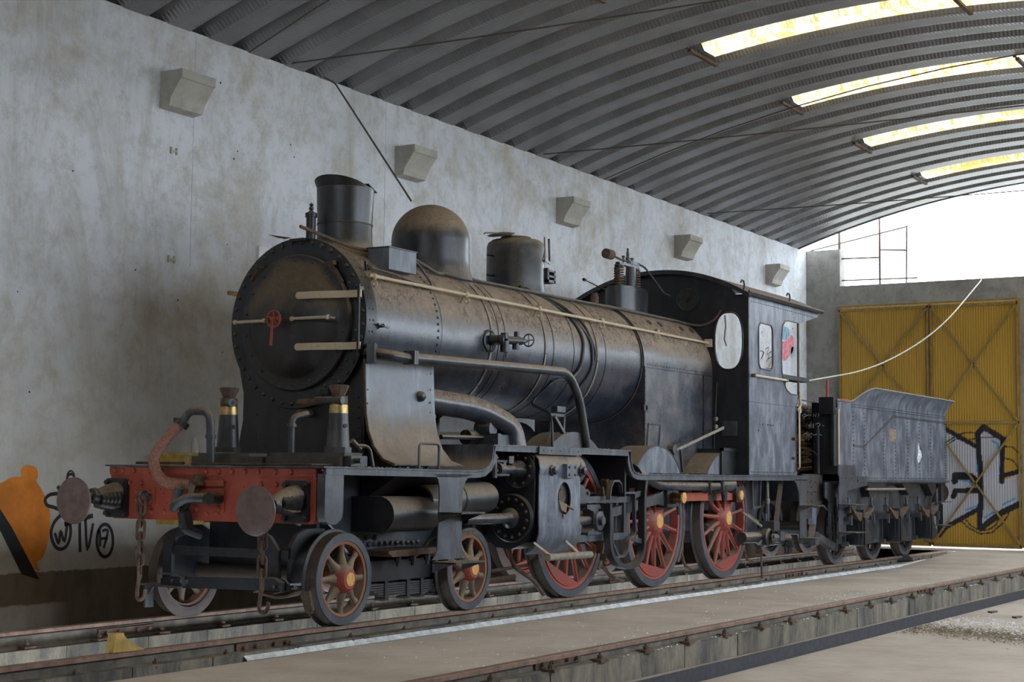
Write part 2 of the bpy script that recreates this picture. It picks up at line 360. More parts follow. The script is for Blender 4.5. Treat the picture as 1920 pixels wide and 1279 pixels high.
BLACK= [([(-0.56, 2.249), (-1.18, 1.892)], 0.062), ([(-1.18, 2.157), (-1.19, 1.892), (-1.22, 1.256), (-1.19, 0.381)], 0.07), ([(-1.17, 2.146), (-1.29, 2.277), (-1.67, 2.034)], 0.075), ([(-1.64, 2.034), (-1.61, 1.249)], 0.061), ([(-1.61, 1.358), (-2.0, 1.47)], 0.059), ([(-1.22, 0.382), (-1.59, 0.673), (-1.99, 0.875)], 0.078), ([(-1.2, 0.753), (-0.56, 0.387), (-0.43, 0.229)], 0.061), ([(-0.73, 1.262), (-0.75, 1.361), (-1.04, 1.342), (-1.21, 1.168)], 0.093), ([(-0.7, 0.963), (-0.75, 1.074), (-1.2, 1.08)], 0.071), ([(-0.44, 0.782), (-0.44, 0.274)], 0.089), ([(-0.56, 1.982), (-0.78, 2.114), (-0.92, 2.169), (-1.05, 2.179), (-1.16, 2.157)], 0.02), ([(-0.56, 1.926), (-0.78, 2.059), (-0.96, 2.025), (-1.16, 2.069)], 0.018), ([(-0.85, 0.504), (-0.98, 0.376), (-1.2, 0.272), (-1.41, 0.3), (-1.59, 0.456), (-1.72, 0.633), (-1.74, 0.741)], 0.022), ([(-0.92, 0.55), (-1.02, 0.421), (-1.2, 0.327), (-1.37, 0.364), (-1.48, 0.432), (-1.58, 0.63)], 0.02), ([(-1.68, 1.914), (-1.83, 1.892), (-1.93, 1.784), (-1.99, 1.654)], 0.02), ([(-1.66, 1.696), (-1.82, 1.653), (-1.93, 1.502), (-1.94, 0.918)], 0.02), ([(-1.2, 2.079), (-1.51, 2.078)], 0.018)]
BLUE= [([(-1.45, 2.013), (-1.55, 1.958), (-1.56, 1.87)], 0.031), ([(-1.15, 1.76), (-1.15, 1.431)], 0.02), ([(-0.84, 1.274), (-0.99, 1.254), (-1.09, 1.167)], 0.022), ([(-0.94, 0.715), (-1.16, 0.795)], 0.026), ([(-1.29, 0.58), (-1.51, 0.715)], 0.026), ([(-1.62, 0.826), (-1.83, 0.938)], 0.026), ([(-1.56, 1.608), (-1.57, 1.434)], 0.02)]
ORANGE= [(-1.241, 1.131), (-1.071, 1.148), (-0.943, 1.2), (-0.832, 1.209), (-0.839, 1.252), (-0.814, 1.296), (-0.748, 1.309), (-0.679, 1.297), (-0.639, 1.254), (-0.64, 1.193), (-0.65, 1.166), (-0.578, 1.079), (-0.491, 0.937), (-0.468, 0.796), (-0.478, 0.656), (-0.517, 0.516), (-0.571, 0.449), (-0.616, 0.424), (-0.578, 0.353), (-0.635, 0.364), (-0.707, 0.454), (-0.92, 0.736), (-1.237, 1.047)]
BPOLY= [(-1.24, 1.114), (-1.06, 0.918), (-0.921, 0.753), (-0.659, 0.383), (-0.574, 0.266), (-0.79, 0.328), (-1.05, 0.722), (-1.229, 0.895)]
TAGS= [([(-0.395, 1.123), (-0.368, 1.06), (-0.484, 1.043), (-0.54, 0.999), (-0.514, 0.946), (-0.409, 0.919), (-0.289, 0.864), (-0.224, 0.756), (-0.219, 0.648), (-0.263, 0.561), (-0.344, 0.537), (-0.416, 0.583), (-0.456, 0.69), (-0.414, 0.795), (-0.29, 0.891)], 0.018), ([(-0.41, 0.689), (-0.358, 0.59), (-0.34, 0.705), (-0.289, 0.606), (-0.26, 0.765)], 0.016), ([(-0.296, 0.766), (0.062, 0.841)], 0.023), ([(-0.106, 0.789), (-0.088, 0.501)], 0.018), ([(-0.034, 0.815), (0.004, 0.516), (0.066, 0.768)], 0.016), ([(0.333, 0.597), (0.329, 0.543), (0.313, 0.497), (0.286, 0.463), (0.252, 0.446), (0.216, 0.447), (0.181, 0.467), (0.151, 0.502), (0.131, 0.55), (0.122, 0.603), (0.126, 0.656), (0.142, 0.702), (0.169, 0.736), (0.202, 0.754), (0.239, 0.753), (0.274, 0.734), (0.304, 0.698), (0.324, 0.65), (0.333, 0.597)], 0.018), ([(0.132, 0.675), (0.155, 0.697), (0.167, 0.547)], 0.015), ([(0.186, 0.692), (0.261, 0.69), (0.213, 0.527)], 0.015), ([(0.171, 0.62), (0.264, 0.621)], 0.015), ([(1.106, 0.497), (1.103, 0.465), (1.089, 0.436), (1.068, 0.416), (1.042, 0.405), (1.013, 0.406), (0.986, 0.419), (0.964, 0.441), (0.948, 0.47), (0.942, 0.503), (0.946, 0.535), (0.959, 0.563), (0.979, 0.584), (1.006, 0.595), (1.034, 0.594), (1.061, 0.582), (1.084, 0.56), (1.1, 0.53), (1.106, 0.497)], 0.015), ([(0.989, 0.539), (1.004, 0.443)], 0.011), ([(1.023, 0.519), (1.078, 0.521), (1.047, 0.461)], 0.011), ([(-0.273, 1.149), (-0.281, 1.212), (-0.234, 1.234), (-0.185, 1.213)], 0.014)]
RED= [(17.947, 3.894), (18.205, 3.967), (18.447, 4.093), (18.592, 3.998), (18.541, 3.781), (18.345, 3.661), (18.104, 3.556), (17.963, 3.599)]
TEAL= ([(17.969, 4.194), (18.16, 4.228), (18.332, 4.19), (18.35, 4.085), (18.205, 3.985), (17.986, 3.967)], [(18.444, 3.827), (18.62, 3.858), (18.589, 3.714), (18.441, 3.632)])
SCR= [([(16.868, 3.997), (16.957, 4.038), (16.912, 3.966)], 0.01), ([(16.821, 3.654), (16.998, 3.65), (16.864, 3.488), (17.043, 3.637)], 0.014), ([(17.089, 3.708), (17.27, 3.756), (17.178, 3.612), (17.406, 3.697), (17.222, 3.547), (17.451, 3.598)], 0.014), ([(17.131, 3.473), (17.313, 3.554), (17.266, 3.379), (17.45, 3.529), (17.403, 3.371), (17.13, 3.354)], 0.014)]

def leaf_mat():
    m, t, b = nodes('gate_sheet_paint'); a = N(t, 'ShaderNodeAttribute'); a.attribute_name = 'paint'; p, g = pos(t, (1, 3, .6)); n = noise(t, p, 2, 7, .7)
    col = mixc(t, mth(t, 'MULTIPLY', ramp(t, n, .5, .8), .35), a.outputs['Color'], (.16, .11, .04)); t.links.new(col, b.inputs['Base Color'])
    b.inputs['Roughness'].default_value = .5; return m
M['leaf'] = leaf_mat(); M['gateiron'] = plain('gate_frame_brown', (.22, .14, .04), .6, .25, 8)
def leaf(name, ya, yb, root):
    per = .048; n = int(abs(yb-ya)/per); ys = []; xs = []
    for i in range(n):
        y = ya-(ya-yb)*i/n; st = (ya-yb)/n
        for f, d in ((0, 0), (.30, 0), (.40, .014), (.90, .014)): ys.append(y-st*f); xs.append(19.20+d)
    ys.append(yb); xs.append(19.20); zs = np.arange(.012, 4.66, .018); ny, nz = len(ys), len(zs)
    Y = np.tile(np.array(ys), nz); Z = np.repeat(zs, ny); X = np.tile(np.array(xs), nz)
    v = np.stack([X, Y, Z], 1); idx = np.arange(ny*nz).reshape(nz, ny)
    f = np.stack([idx[:-1, :-1], idx[:-1, 1:], idx[1:, 1:], idx[1:, :-1]], -1).reshape(-1, 4)
    me = bpy.data.meshes.new(name); c = np.array([19.2, (ya+yb)/2, 2.35]); me.from_pydata((v-c).tolist(), [], f.tolist())
    colr = np.zeros((ny*nz, 4), np.float32); colr[:] = (.42, .25, .03, 1)
    for pl in SILVER: colr[inpoly(Y, Z, pl)] = (.42, .42, .45, 1)
    for ln, wd in BLUE: colr[near(Y, Z, ln, wd*1.3)] = (.07, .26, .48, 1)
    for ln, wd in BLACK: colr[near(Y, Z, ln, wd*(1.45 if wd > .04 else 1.2))] = (.008, .008, .012, 1)
    a = me.color_attributes.new('paint', 'FLOAT_COLOR', 'POINT'); a.data.foreach_set('color', colr.ravel()); me.materials.append(M['leaf'])
    o = bpy.data.objects.new(name, me); link(o, root, c); return o
def gate(nm, seams, y0, y1):
    root = obj(nm, MB().box(19.22, 19.30, y0, y0-.05, .03, 4.66).box(19.22, 19.30, y1+.05, y1, .03, 4.66).box(19.22, 19.30, y0, y1, 4.66, 4.70), plain('gate_post', (.24, .155, .04), .6, .2)); root['kind'] = 'structure'
    ed = [y0]+seams+[y1]
    for a, b in zip(ed, ed[1:]):
        a2, b2 = a-.012, b+.012
        lf = leaf('gate_leaf', a2, b2, root)
        fr = MB()
        for z in (.06, 2.36, 4.60): fr.bar((19.17, a2, z), (19.17, b2, z), .03, .05)
        for y in (a2-.02, b2+.02): fr.bar((19.17, y, .04), (19.17, y, 4.64), .03, .03)
        obj('leaf_frame', fr, M['gateiron'], lf)
        if b != y1: obj('meeting_stile', MB().box(19.185, 19.21, b-.03, b+.03, .04, 4.66), M['gateiron'], lf)
        for z0, z1 in ((.10, 2.33), (2.39, 4.57)):
            for k in (0, 1):
                obj('diagonal_brace', MB().bar((19.155, a2-.03, z1 if k else z0), (19.155, b2+.03, z0 if k else z1), .02, .035), M['gateiron'], lf)
    return root
gate('door_1', [-.29], 1.53, -1.98)
gate('door_2', [-4.3], -2.6, -6.0)
# ground beyond the gates and outside
struct('trim_1', MB().box(19.0, 90, -60, 60, -.3, -.02).box(-60, X0-.3, -60, 60, -1.7, -1.5).box(-60, 90, -60, RY-.3, -1.7, -1.5), floor_mat('outside_ground', (.42, .40, .36), (.34, .32, .27)))
# floors
struct('floor', MB().box(X0, 14.5, -3.30, -1.03, -.6, -.165).add([(14.5,-1.03,-.165),(14.5,-3.30,-.165),(18.2,-3.30,-.02),(18.2,-1.03,-.02)], [(0,1,2,3)]).box(18.2, 19.6, RY, WY, -.5, -.02), M['floor'])
struct('trim_2', MB().box(X0, 19.3, RY, -3.50, -.7, -.425), M['floor'])
struct('trim_3', MB().box(X0, 18.2, 1.12, WY, -.7, -.2), M['floor'])
struct('trim_4', MB().box(X0, 18.2, -.72, .72, -1.25, -1.05).box(18.2, 18.3, -.8, .8, -1.1, -.02), M['ledge'])
# ledges that carry the rails, built of cast blocks
def blocks(nm, y0, y1, z0, z1, xs, mat, gap=.006, top=None):
    L = MB(); a, b = min(y0, y1), max(y0, y1); L.box(X0, 18.2, a+.01, b-.01, z0-.02, z1-.012)
    r = struct(nm, L, M['ledge'])
    for p, q in zip(xs, xs[1:]):
        j = random.uniform(-.004, .004); obj('concrete_block', MB().box(p+gap, q-gap, a+j, b+j*.3, z0, z1+random.uniform(-.002, .002)), mat, r)
    return r
def xs_rand(a, b, lo, hi):
    o = [a]
    while o[-1] < b: o.append(o[-1]+random.uniform(lo, hi))
    return o
blocks('trim_5', -1.0, -.72, -.55, -.10, xs_rand(-5.4, 18, .8, 1.1), M['block'])
blocks('trim_6', .72, 1.12, -.75, -.145, xs_rand(-5.4, 18, .7, 1.0), M['block'])
blocks('trim_7', -3.51, -3.28, -.28, -.095, xs_rand(-6.0, 18, .75, 1.15), M['block'])
struct('trim_8', MB().box(X0, 18.2, -3.49, -3.3, -.7, -.27), M['darkface'])
wl = MB(); wl.add([(-1.5,-.99,-.112),(18,-.99,-.112),(18,-1.045,-.158),(-1.5,-1.045,-.158),(-1.5,-1.0,-.17),(18,-1.0,-.17)], [(0,3,2,1),(3,4,5,2)])
tag(obj('painted_line', wl, M['white']), 'white painted edge line running beside the rail under the locomotive', 'line')
# roof: pressed U-section panels, one object per panel
NP = [(0, .20), (.022, .20), (.030, .13), (.145, 0), (.482, 0), (.597, .13), (.605, .20), (.627, .20)]
def roof_piece(ya, yb, prof, segs, off=0):
    m = MB(); fa, fb = math.asin((ya-YC)/RR), math.asin((yb-YC)/RR)
    for i in range(segs+1):
        f = fa+(fb-fa)*i/segs; 
        for x, h in prof: r = RR+h+off; m.v.append((x, YC+r*math.sin(f), ZC+r*math.cos(f)))
    k = len(prof)
    for i in range(segs):
        for j in range(k-1): m.f.append((i*k+j, i*k+j+1, (i+1)*k+j+1, (i+1)*k+j))
    return m
ceil = struct('ceiling', roof_piece(2.75, -9.95, [(X1-.012, -.005), (X1, -.005), (X1, .22), (X1-.012, .22)], 48), M['roof'])
base = obj('roof_panel', roof_piece(2.75, -9.95, NP, 48), M['roof'], ceil, loc=(0, 0, 0))
pans = []; k = 0; x = X1-.627
while x > X0-.3: pans.append(x); x -= .627
skyx = [xx for i, xx in enumerate(pans) if i % 5 == 3]
segs3 = [roof_piece(2.75, -.95, NP, 14), roof_piece(-.95, -6.25, NP, 22), roof_piece(-6.25, -9.95, NP, 14)]
first = True; skyfirst = None
for xx in pans:
    if xx in skyx:
        if skyfirst is None:
            skyfirst = [obj('roof_panel', segs3[0], M['roof'], ceil, loc=(xx, 0, 0)), obj('skylight_panel', segs3[1], M['sky'], ceil, loc=(xx, 0, 0), label='translucent golden fibreglass panel'), obj('roof_panel', segs3[2], M['roof'], ceil, loc=(xx, 0, 0))]
            for o in skyfirst: pass
        else:
            for o in skyfirst: again(o, ceil, (xx, 0, 0))
    elif first: base.location = Vector((xx, 0, 0))-WL[ceil.name]; first = False
    else: again(base, ceil, (xx, 0, 0))
br0 = None
for xx in skyx:
    for y, dz in ((-.86, 0), (-4.15, 0)):
        z = zr(y)-.03
        if br0 is None:
            mb = MB().bar((-.42, 0, 0), (.42, 0, 0), .05, .035).bar((-.42, .03, .02), (-.42, .03, .05), .04, .04).bar((.42, .03, .02), (.42, .03, .05), .04, .04)
            br0 = obj('roof_bracket', mb, M['rustiron'], ceil, loc=(xx+.31, y, z))
        else: again(br0, ceil, (xx+.31, y, z))
# thin tie cables under the roof
def tie(p, q, sag, lab, r=.009):
    P = [Vector(p).lerp(Vector(q), i/10)-Vector((0, 0, sag*4*(i/10)*(1-i/10))) for i in range(11)]
    return tag(obj('tie_cable', MB().tube(P, r, 5), M['wire']), lab, 'cable')
for x, lab in ((-1.5, 'thin tie cable crossing under the roof nearest the camera'), (2.8, 'thin tie cable crossing under the roof above the smokebox'), (8.5, 'thin tie cable crossing under the roof above the sandbox'), (14.25, 'thin tie cable crossing under the roof near the gates')):
    tie((x, WY+.1, 5.88), (x, RY, 5.88), .06, lab)
tie((10.43, 2.2, 5.84), (7.2, -9.3, 5.9), -.62, 'diagonal cable rising across the roof between two skylights')
tie((2.1, 2.2, 5.84), (-1.2, -9.3, 5.9), -.62, 'diagonal cable rising across the roof at the top left')
for x, z in ((8.62, 5.9), (10.55, 5.88), (14.4, 5.88), (2.95, 5.9)): pass
# corbels
C0 = None
for i, (x, lab) in enumerate(((-3.05, 'concrete corbel on the wall left of the picture edge'), (1.04, 'largest concrete corbel on the white wall, at upper left'), (5.17, 'concrete corbel on the wall above the domed cover'), (9.25, 'concrete corbel on the wall above the boiler, third from the left'), (13.30, 'concrete corbel on the wall above the cab roof, fourth from the left'), (17.37, 'smallest concrete corbel on the wall close to the far corner'))):
    if C0 is None:
        prof = [(WY, .36), (WY-.30, .36), (WY-.30, .27), (WY-.28, .26)]+[(WY-.28+.13*math.sin(a*PI/16), .26-.0-.20*(a/8)-.03*math.sin(a*PI/8)) for a in range(1, 9)]+[(WY-.13, .0), (WY, -.02)]
        C0 = obj('wall_corbel', MB().prism(prof, 'yz', -.25, .25), M['stone'], None, loc=(x, 0, 4.97), angle=25); o = C0
    else: o = again(C0, None, (x, 0, 4.97))
    tag(o, lab, 'corbel', 'corbels along the white wall')
# steel grid in the open gable
gm = MB()
def rod(a, b, r=.017): obj('grid_bar', MB().tube([(19.42, a[0], a[1]), (19.42, b[0], b[1])], r, 6), M['rustiron'], bwo)
rod((.75, 5.11), (.75, 6.46), .022); rod((.22, 5.11), (.2, 6.25), .016); rod((1.58, 5.86), (1.58, 6.24), .028); rod((2.2, 5.88), (.18, 6.24), .014)
rod((1.53, 5.68), (.76, 5.66)); rod((.74, 5.81), (.2, 5.77)); rod((1.53, 5.24), (0, 5.21), .015); rod((-.35, 5.11), (-.35, 6.4), .006); rod((-.95, 5.11), (-.95, 6.6), .006)
# spray-painted marks on the plaster
def ribbon(line, wd, y=WY-.004, n=None):
    m = MB(); P = [Vector(p) for p in line]; Q = [P[0]]
    for i in range(1, len(P)):       # smooth with Catmull-Rom
        p0, p1, p2, p3 = P[max(i-2, 0)], P[i-1], P[i], P[min(i+1, len(P)-1)]
        for k in range(1, 5):
            t = k/4; Q.append(.5*((2*p1)+(p2-p0)*t+(2*p0-5*p1+4*p2-p3)*t*t+(3*p1-p0-3*p2+p3)*t**3))
    for i, p in enumerate(Q):
        d = (Q[min(i+1, len(Q)-1)]-Q[max(i-1, 0)]).normalized(); nn = Vector((-d.y, d.x))*wd/2
        for s in (1, -1): q = p+nn*s; m.v.append((q.x, y, q.y))
    m.f = [(2*i, 2*i+1, 2*i+3, 2*i+2) for i in range(len(Q)-1)]; return m
wall = bpy.data.objects['wall_left']
def flatpoly(poly, y=WY-.003):
    # smooth closed outline
    P = [Vector(p) for p in poly]; n = len(P); Q = []
    for i in range(n):
        p0, p1, p2, p3 = P[i-1], P[i], P[(i+1) % n], P[(i+2) % n]
        for k in range(4):
            t = k/4; Q.append(.5*((2*p1)+(p2-p0)*t+(2*p0-5*p1+4*p2-p3)*t*t+(3*p1-p0-3*p2+p3)*t**3))
    return MB().add([(q.x, y, q.y) for q in Q], [tuple(range(len(Q)))])
obj('spray_shape', flatpoly(ORANGE), M['orangepaint'], wall, label='orange sprayed round shape')
obj('spray_stroke', MB().add([(x, WY-.0045, z) for x, z in BPOLY], [tuple(range(len(BPOLY)))]), M['blackpaint'], wall, label='thick black sprayed stroke')
for ln, wd in TAGS: obj('spray_line', ribbon(ln, wd*1.9), M['blackpaint'], wall)
for pl in RED[:1]: pass
obj('spray_shape', flatpoly(RED), M['redspray'], wall, label='red sprayed blot'); obj('spray_shape', flatpoly(TEAL[0]), M['tealspray'], wall, label='blue sprayed disc'); obj('spray_shape', flatpoly(TEAL[1]), M['tealspray'], wall)
for ln, wd in SCR: obj('spray_line', ribbon(ln, wd), M['blackpaint'], wall)
for x in (1.30, 4.72): obj('chalk_line', MB().box(x-.003, x+.003, WY-.0035, WY, 3.4, 5.85), plain('blue_chalk', (.46, .49, .58), .9, .2) if x < 2 else bpy.data.materials['blue_chalk'], wall)
# two small holes with plugs in the plaster
for x, z in ((1.01, 4.55), (1.02, 3.43)):
    obj('wall_anchor', MB().box(x-.05, x-.03, WY-.02, WY, z-.035, z+.035).box(x+.03, x+.05, WY-.02, WY, z-.035, z+.035).box(x-.04, x+.04, WY-.015, WY, z-.012, z+.012), M['stone'], wall)
random.seed(5)
hm = MB()
for i in range(46):
    x, z = random.uniform(-2.5, 12), random.uniform(.8, 5.6); r = random.choice((.008, .011, .014)); hm.lathe([(0, r), (.001, .0001)], (x, WY-.002, z), (0, -1, 0), 6)
obj('nail_holes', hm, M['blackpaint'], wall, kind='stuff')

# ---------------------------------------------------------------- rails
RP = [(-.065, 0), (.065, 0), (.065, .010), (.014, .022), (.011, .082), (.035, .092), (.036, .124), (.028, .13), (-.028, .13), (-.036, .124), (-.035, .092), (-.011, .082), (-.014, .022), (-.065, .010)]
def rail(nm, y, ztop, x0, x1, label, clipside, joints, xclip0, H=1.0):
    h = .13*H; t = thing(nm, label, 'rail', (x0, y, ztop-h), 'running rails in the shed')
    obj('rail_web', MB().prism([(y+a, ztop-h+b*H) for a, b in RP if b < .1], 'yz', x0, x1), M['railside'], t, flat=True)
    obj('rail_head', MB().prism([(y-.036, ztop-.034), (y+.036, ztop-.034), (y+.036, ztop-.006), (y+.028, ztop), (y-.028, ztop), (y-.036, ztop-.006)], 'yz', x0, x1), M['railtop'], t, flat=True)
    cl = None; x = xclip0; zc = ztop-h
    while x < x1-.3:
        if x > -5:
            if cl is None:
                s = clipside; mb = MB().box(-.055, .055, min(s*.035, s*.13), max(s*.035, s*.13), .0, .022).prism([(.02*math.cos(a), s*.085+.02*math.sin(a)) for a in [k*PI/3 for k in range(6)]], 'xy', .022, .05).cyl((0, s*.085, .05), (0, s*.085, .066), .010, n=6)
                cl = obj('rail_clip', mb, M['rustiron'], t, loc=(x, y, zc))
            else: again(cl, t, (x+random.uniform(-.02, .02), y, zc), (0, 0, random.uniform(-.25, .25)))
        x += .77
    for jx in joints:
        s = clipside; m = MB().box(jx-.33, jx+.33, y+min(s*.012, s*.03), y+max(s*.012, s*.03), zc+.02, zc+.085)
        f = obj('fishplate', m, M['rustiron'], t)
        for k in (-.25, -.11, .11, .25): obj('bolt', MB().prism([(jx+k+.016*math.cos(a), zc+.052+.016*math.sin(a)) for a in [j*PI/3 for j in range(6)]], 'xz', y+s*.03, y+s*.055), M['rustiron'], f)
    return t
rail('rail', -.8675, 0, -6, 18, 'rusty rail on the near side, under the near wheels of the locomotive', -1, (-1.13, 10.37), -3.94)
rail('rail', .8675, 0, -6, 18, 'rusty rail on the far side of the pit, beside the white wall', -1, (-.86,), -2.8, 1.1)
rail('rail', -3.41, 0, -6, 19.0, 'rusty rail of the empty track at lower right', -1, (-.95, 8.05), -5.05, .75)
tag(obj('wheel_chock', MB().prism([(-2.76, .005), (-2.46, .0), (-2.46, .012), (-2.52, .03), (-2.60, .065), (-2.655, .115), (-2.66, .135), (-2.745, .135), (-2.74, .115)], 'xz', -.905, -.83), M['yellow']), 'small yellow wheel chock sitting on the near rail at lower left', 'chock')
# yellow cabinet on the wall behind the buffer beam
yb = thing('wall_cabinet', 'yellow steel cabinet against the wall behind the red buffer beam', 'cabinet', (1.2, 2.0, .72))
obj('body', MB().box(.92, 1.55, 1.95, 2.235, .74, 1.43), M['yellow'], yb); obj('lid', MB().box(.90, 1.57, 1.92, 2.235, 1.43, 1.46), M['yellow'], yb)
for x in (1.0, 1.3): obj('slot', MB().box(x, x+.14, 1.945, 1.96, .76, .775), M['blackpaint'], yb)
tag(obj('glass_jar', MB().lathe([(0, .035), (.10, .035), (.13, .02), (.16, .022)], (1.28, 2.08, 1.46), (0, 0, 1), 12), plain('dusty_glass', (.5, .5, .47), .25, .1)), 'small dusty jar standing on the yellow cabinet', 'jar')
# litter
tag(obj('wall_panel', MB().box(2.36, 2.95, WY-.03, WY-.002, 3.50, 3.74), plain('white_panel', (.72, .73, .72), .6, .08)), 'white panel fixed to the wall, peeping out behind the smokebox', 'panel')
random.seed(11)
def chips(pts, s0, s1):
    m = MB()
    for x, y, z in pts:
        s = random.uniform(s0, s1); a = random.uniform(0, PI); ca, sa = math.cos(a)*s, math.sin(a)*s; h = random.uniform(.003, .012)
        m.add([(x+ca, y+sa, z+.002), (x-sa*.6, y+ca*.6, z+.002), (x-ca, y-sa, z+.004), (x+sa*.5, y-ca*.5, z+.002), (x, y, z+h)], [(0,1,4), (1,2,4), (2,3,4), (3,0,4)])
    return m
pts = [(random.uniform(-1, 17), -3.2+abs(random.gauss(0, .55)) if random.random() < .7 else random.uniform(-3.2, -1.1), -.165) for _ in range(900)]
pts = [p for p in pts if -3.3 < p[1] < -1.06 and (p[0] < 14.4)]
for _ in range(60):
    cx = random.uniform(-.5, 13)
    pts += [(cx+random.gauss(0, .12), -3.47+random.uniform(-.03, .04), -.095) for _ in range(random.randint(2, 9))]
o = obj('floor_litter', chips(pts, .006, .018), M['chip'], flat=True, kind='stuff'); tag(o, 'white crumbs scattered over the concrete floor and rail ledge', 'litter')
pts = []
while len(pts) < 2600:
    y = random.uniform(-5.5, -3.55); x = 7.15+(y+3.5)*.34+random.gauss(0, .32)
    if y < -3.55: pts.append((x, y, -.425+random.random()*.012))
o = obj('dirt_pile', chips(pts, .010, .024), plain('dirt', (.20, .155, .10), .95, .4), flat=True, kind='stuff'); tag(o, 'strip of brown dirt and grain on the lower floor at right', 'dirt')
pts = [(random.uniform(5.0, 12.5), 0, 0) for _ in range(700)]; pts = [(lambda y: (8.2+(y+3.5)*.30+random.gauss(0, .55), y, -.415))(random.uniform(-5.3, -3.55)) for _ in pts]; pts = [p for p in pts if p[1] < -3.55]
o = obj('floor_litter', chips(pts, .008, .024), M['chip'], flat=True, kind='stuff'); tag(o, 'white crumbs lying around the dirt strip at lower right', 'litter')
# rag
rg = MB(); n = 14
for i in range(n):
    for j in range(n):
        u, v_ = i/(n-1), j/(n-1); rg.v.append((15.1+u*.55+.05*math.sin(v_*7), -1.02+v_*.30+.05*math.sin(u*9), -.09+.07*math.sin(u*PI)*math.sin(v_*PI)*(1+.6*math.sin(u*11+v_*5))+.01))
rg.f = [(i*n+j, i*n+j+1, (i+1)*n+j+1, (i+1)*n+j) for i in range(n-1) for j in range(n-1)]
tag(obj('rag', rg, M['cloth'], angle=180), 'crumpled black rag lying beside the rail near the tender', 'rag')
for i, (x, y, lab) in enumerate(((9.9, -3.75, 'dark wood splinter on the lower floor at right, by the ledge'), (9.3, -4.2, 'dark wood splinter on the lower floor, nearest the right edge'))):
    tag(obj('wood_splinter', MB().prism([(x-.12, y-.02), (x+.1, y-.04), (x+.13, y+.01), (x-.05, y+.05)], 'xy', -.424, -.405), M['timber']), lab, 'splinter')
# ================================================================ LOCOMOTIVE
L = thing('steam_locomotive', 'large black dusty steam locomotive with red buffer beam standing beside the white wall', 'locomotive', (3.8, 0, 0))
BZ = 2.62
def P_(name, mb, mat, parent=L, **k): return obj(name, mb, M[mat] if isinstance(mat, str) else mat, parent, **k)
def rivets(pts, nrm, r, parent, mat='black', h=.6):
    m = MB()
    for p in pts: m.dome(p, nrm, r, h)
    return P_('rivets', m, mat, parent, kind='stuff')
# --- boiler
bl = MB().lathe([(1.0, .715), (5.85, .715)], (.85, 0, BZ), (1, 0, 0), 64)
boiler = P_('boiler', MB().lathe([(0, .715), (4.32, .715)], (1.53, 0, BZ), (1, 0, 0), 64), 'boiler')
sbx = P_('smokebox', MB().lathe([(0, .735), (1.09, .735)], (.46, 0, BZ), (1, 0, 0), 64), 'boiler')
for x, wd in ((.46, .02), (1.545, .045), (2.47, .035), (3.56, .03), (4.73, .035), (5.86, .045)):
    P_('boiler_band', MB().lathe([(0, .722), (0, .738 if x < 1 else .724), (wd, .738 if x < 1 else .724), (wd, .722)], (x, 0, BZ), (1, 0, 0), 64), painted('dusty_band', (.16, .14, .11), (.25, .22, .17), dust=.7, rust=.3, rough=.5, lo=-.3, hi=.4) if x > 1.6 else 'black', boiler if x > 1 else sbx, label='pale narrow band' if x > 1.6 else None)
for x in (2.62, 2.75, 3.75, 4.2, 4.95): P_('sheet_seam', MB().lathe([(0, .7155), (0, .7195), (.008, .7195), (.008, .7155)], (x, 0, BZ), (1, 0, 0), 64), 'black', boiler)
def ringpts(x, r, a0, a1, step): return [((x, -r*math.sin(math.radians(a)), BZ+r*math.cos(math.radians(a)))) for a in np.arange(a0, a1, step)]
m = MB()
for x in (.40, .345):
    for a in np.arange(0, 360, 7.5 if x == .40 else 7.5): an = math.radians(a); n = (0, -math.sin(an), math.cos(an)); m.dome((x, n[1]*.778 if x<.46 else .74, BZ+n[2]*.778), n, .012)
P_('rivets', m, 'black', sbx, kind='stuff')
m = MB()
for x in (1.50,):
    for a in np.arange(20, 175, 5): an = math.radians(a); n = (0, -math.sin(an), math.cos(an)); m.dome((x, n[1]*.737, BZ+n[2]*.737), n, .014)
for x in (2.48, 3.57, 4.74):
    for a in (60, 95, 130): an = math.radians(a); n = (0, -math.sin(an), math.cos(an)); m.dome((x+.016, n[1]*.724, BZ+n[2]*.724), n, .009)
P_('rivets', m, 'black', boiler, kind='stuff')
# firebox: round top, flat sides down to the running board
fb = [(-.745*math.sin(math.radians(a)), BZ+.745*math.cos(math.radians(a))) for a in range(-90, 91, 5)]
fbp = [(.745, 1.25)]+fb+[(-.745, 1.25)] if fb[0][0] > 0 else [(-.745, 1.25)]+fb+[(.745, 1.25)]
fbx = P_('firebox_casing', MB().prism(fbp, 'yz', 5.87, 7.86), 'boiler')
P_('sheet_seam', MB().box(5.87, 7.85, -.752, -.745, 2.56, 2.572).box(5.87, 5.90, -.755, -.745, 1.3, 2.57).box(7.55, 7.57, -.755, -.745, 1.3, 2.57), 'black', fbx)
rivets([(5.885, -.755, z) for z in np.arange(1.4, 2.55, .07)]+[(7.56, -.755, z) for z in np.arange(1.4, 2.55, .07)]+[(x, -.751, 2.60) for x in np.arange(5.95, 7.8, .075)], (0, -1, 0), .009, fbx)
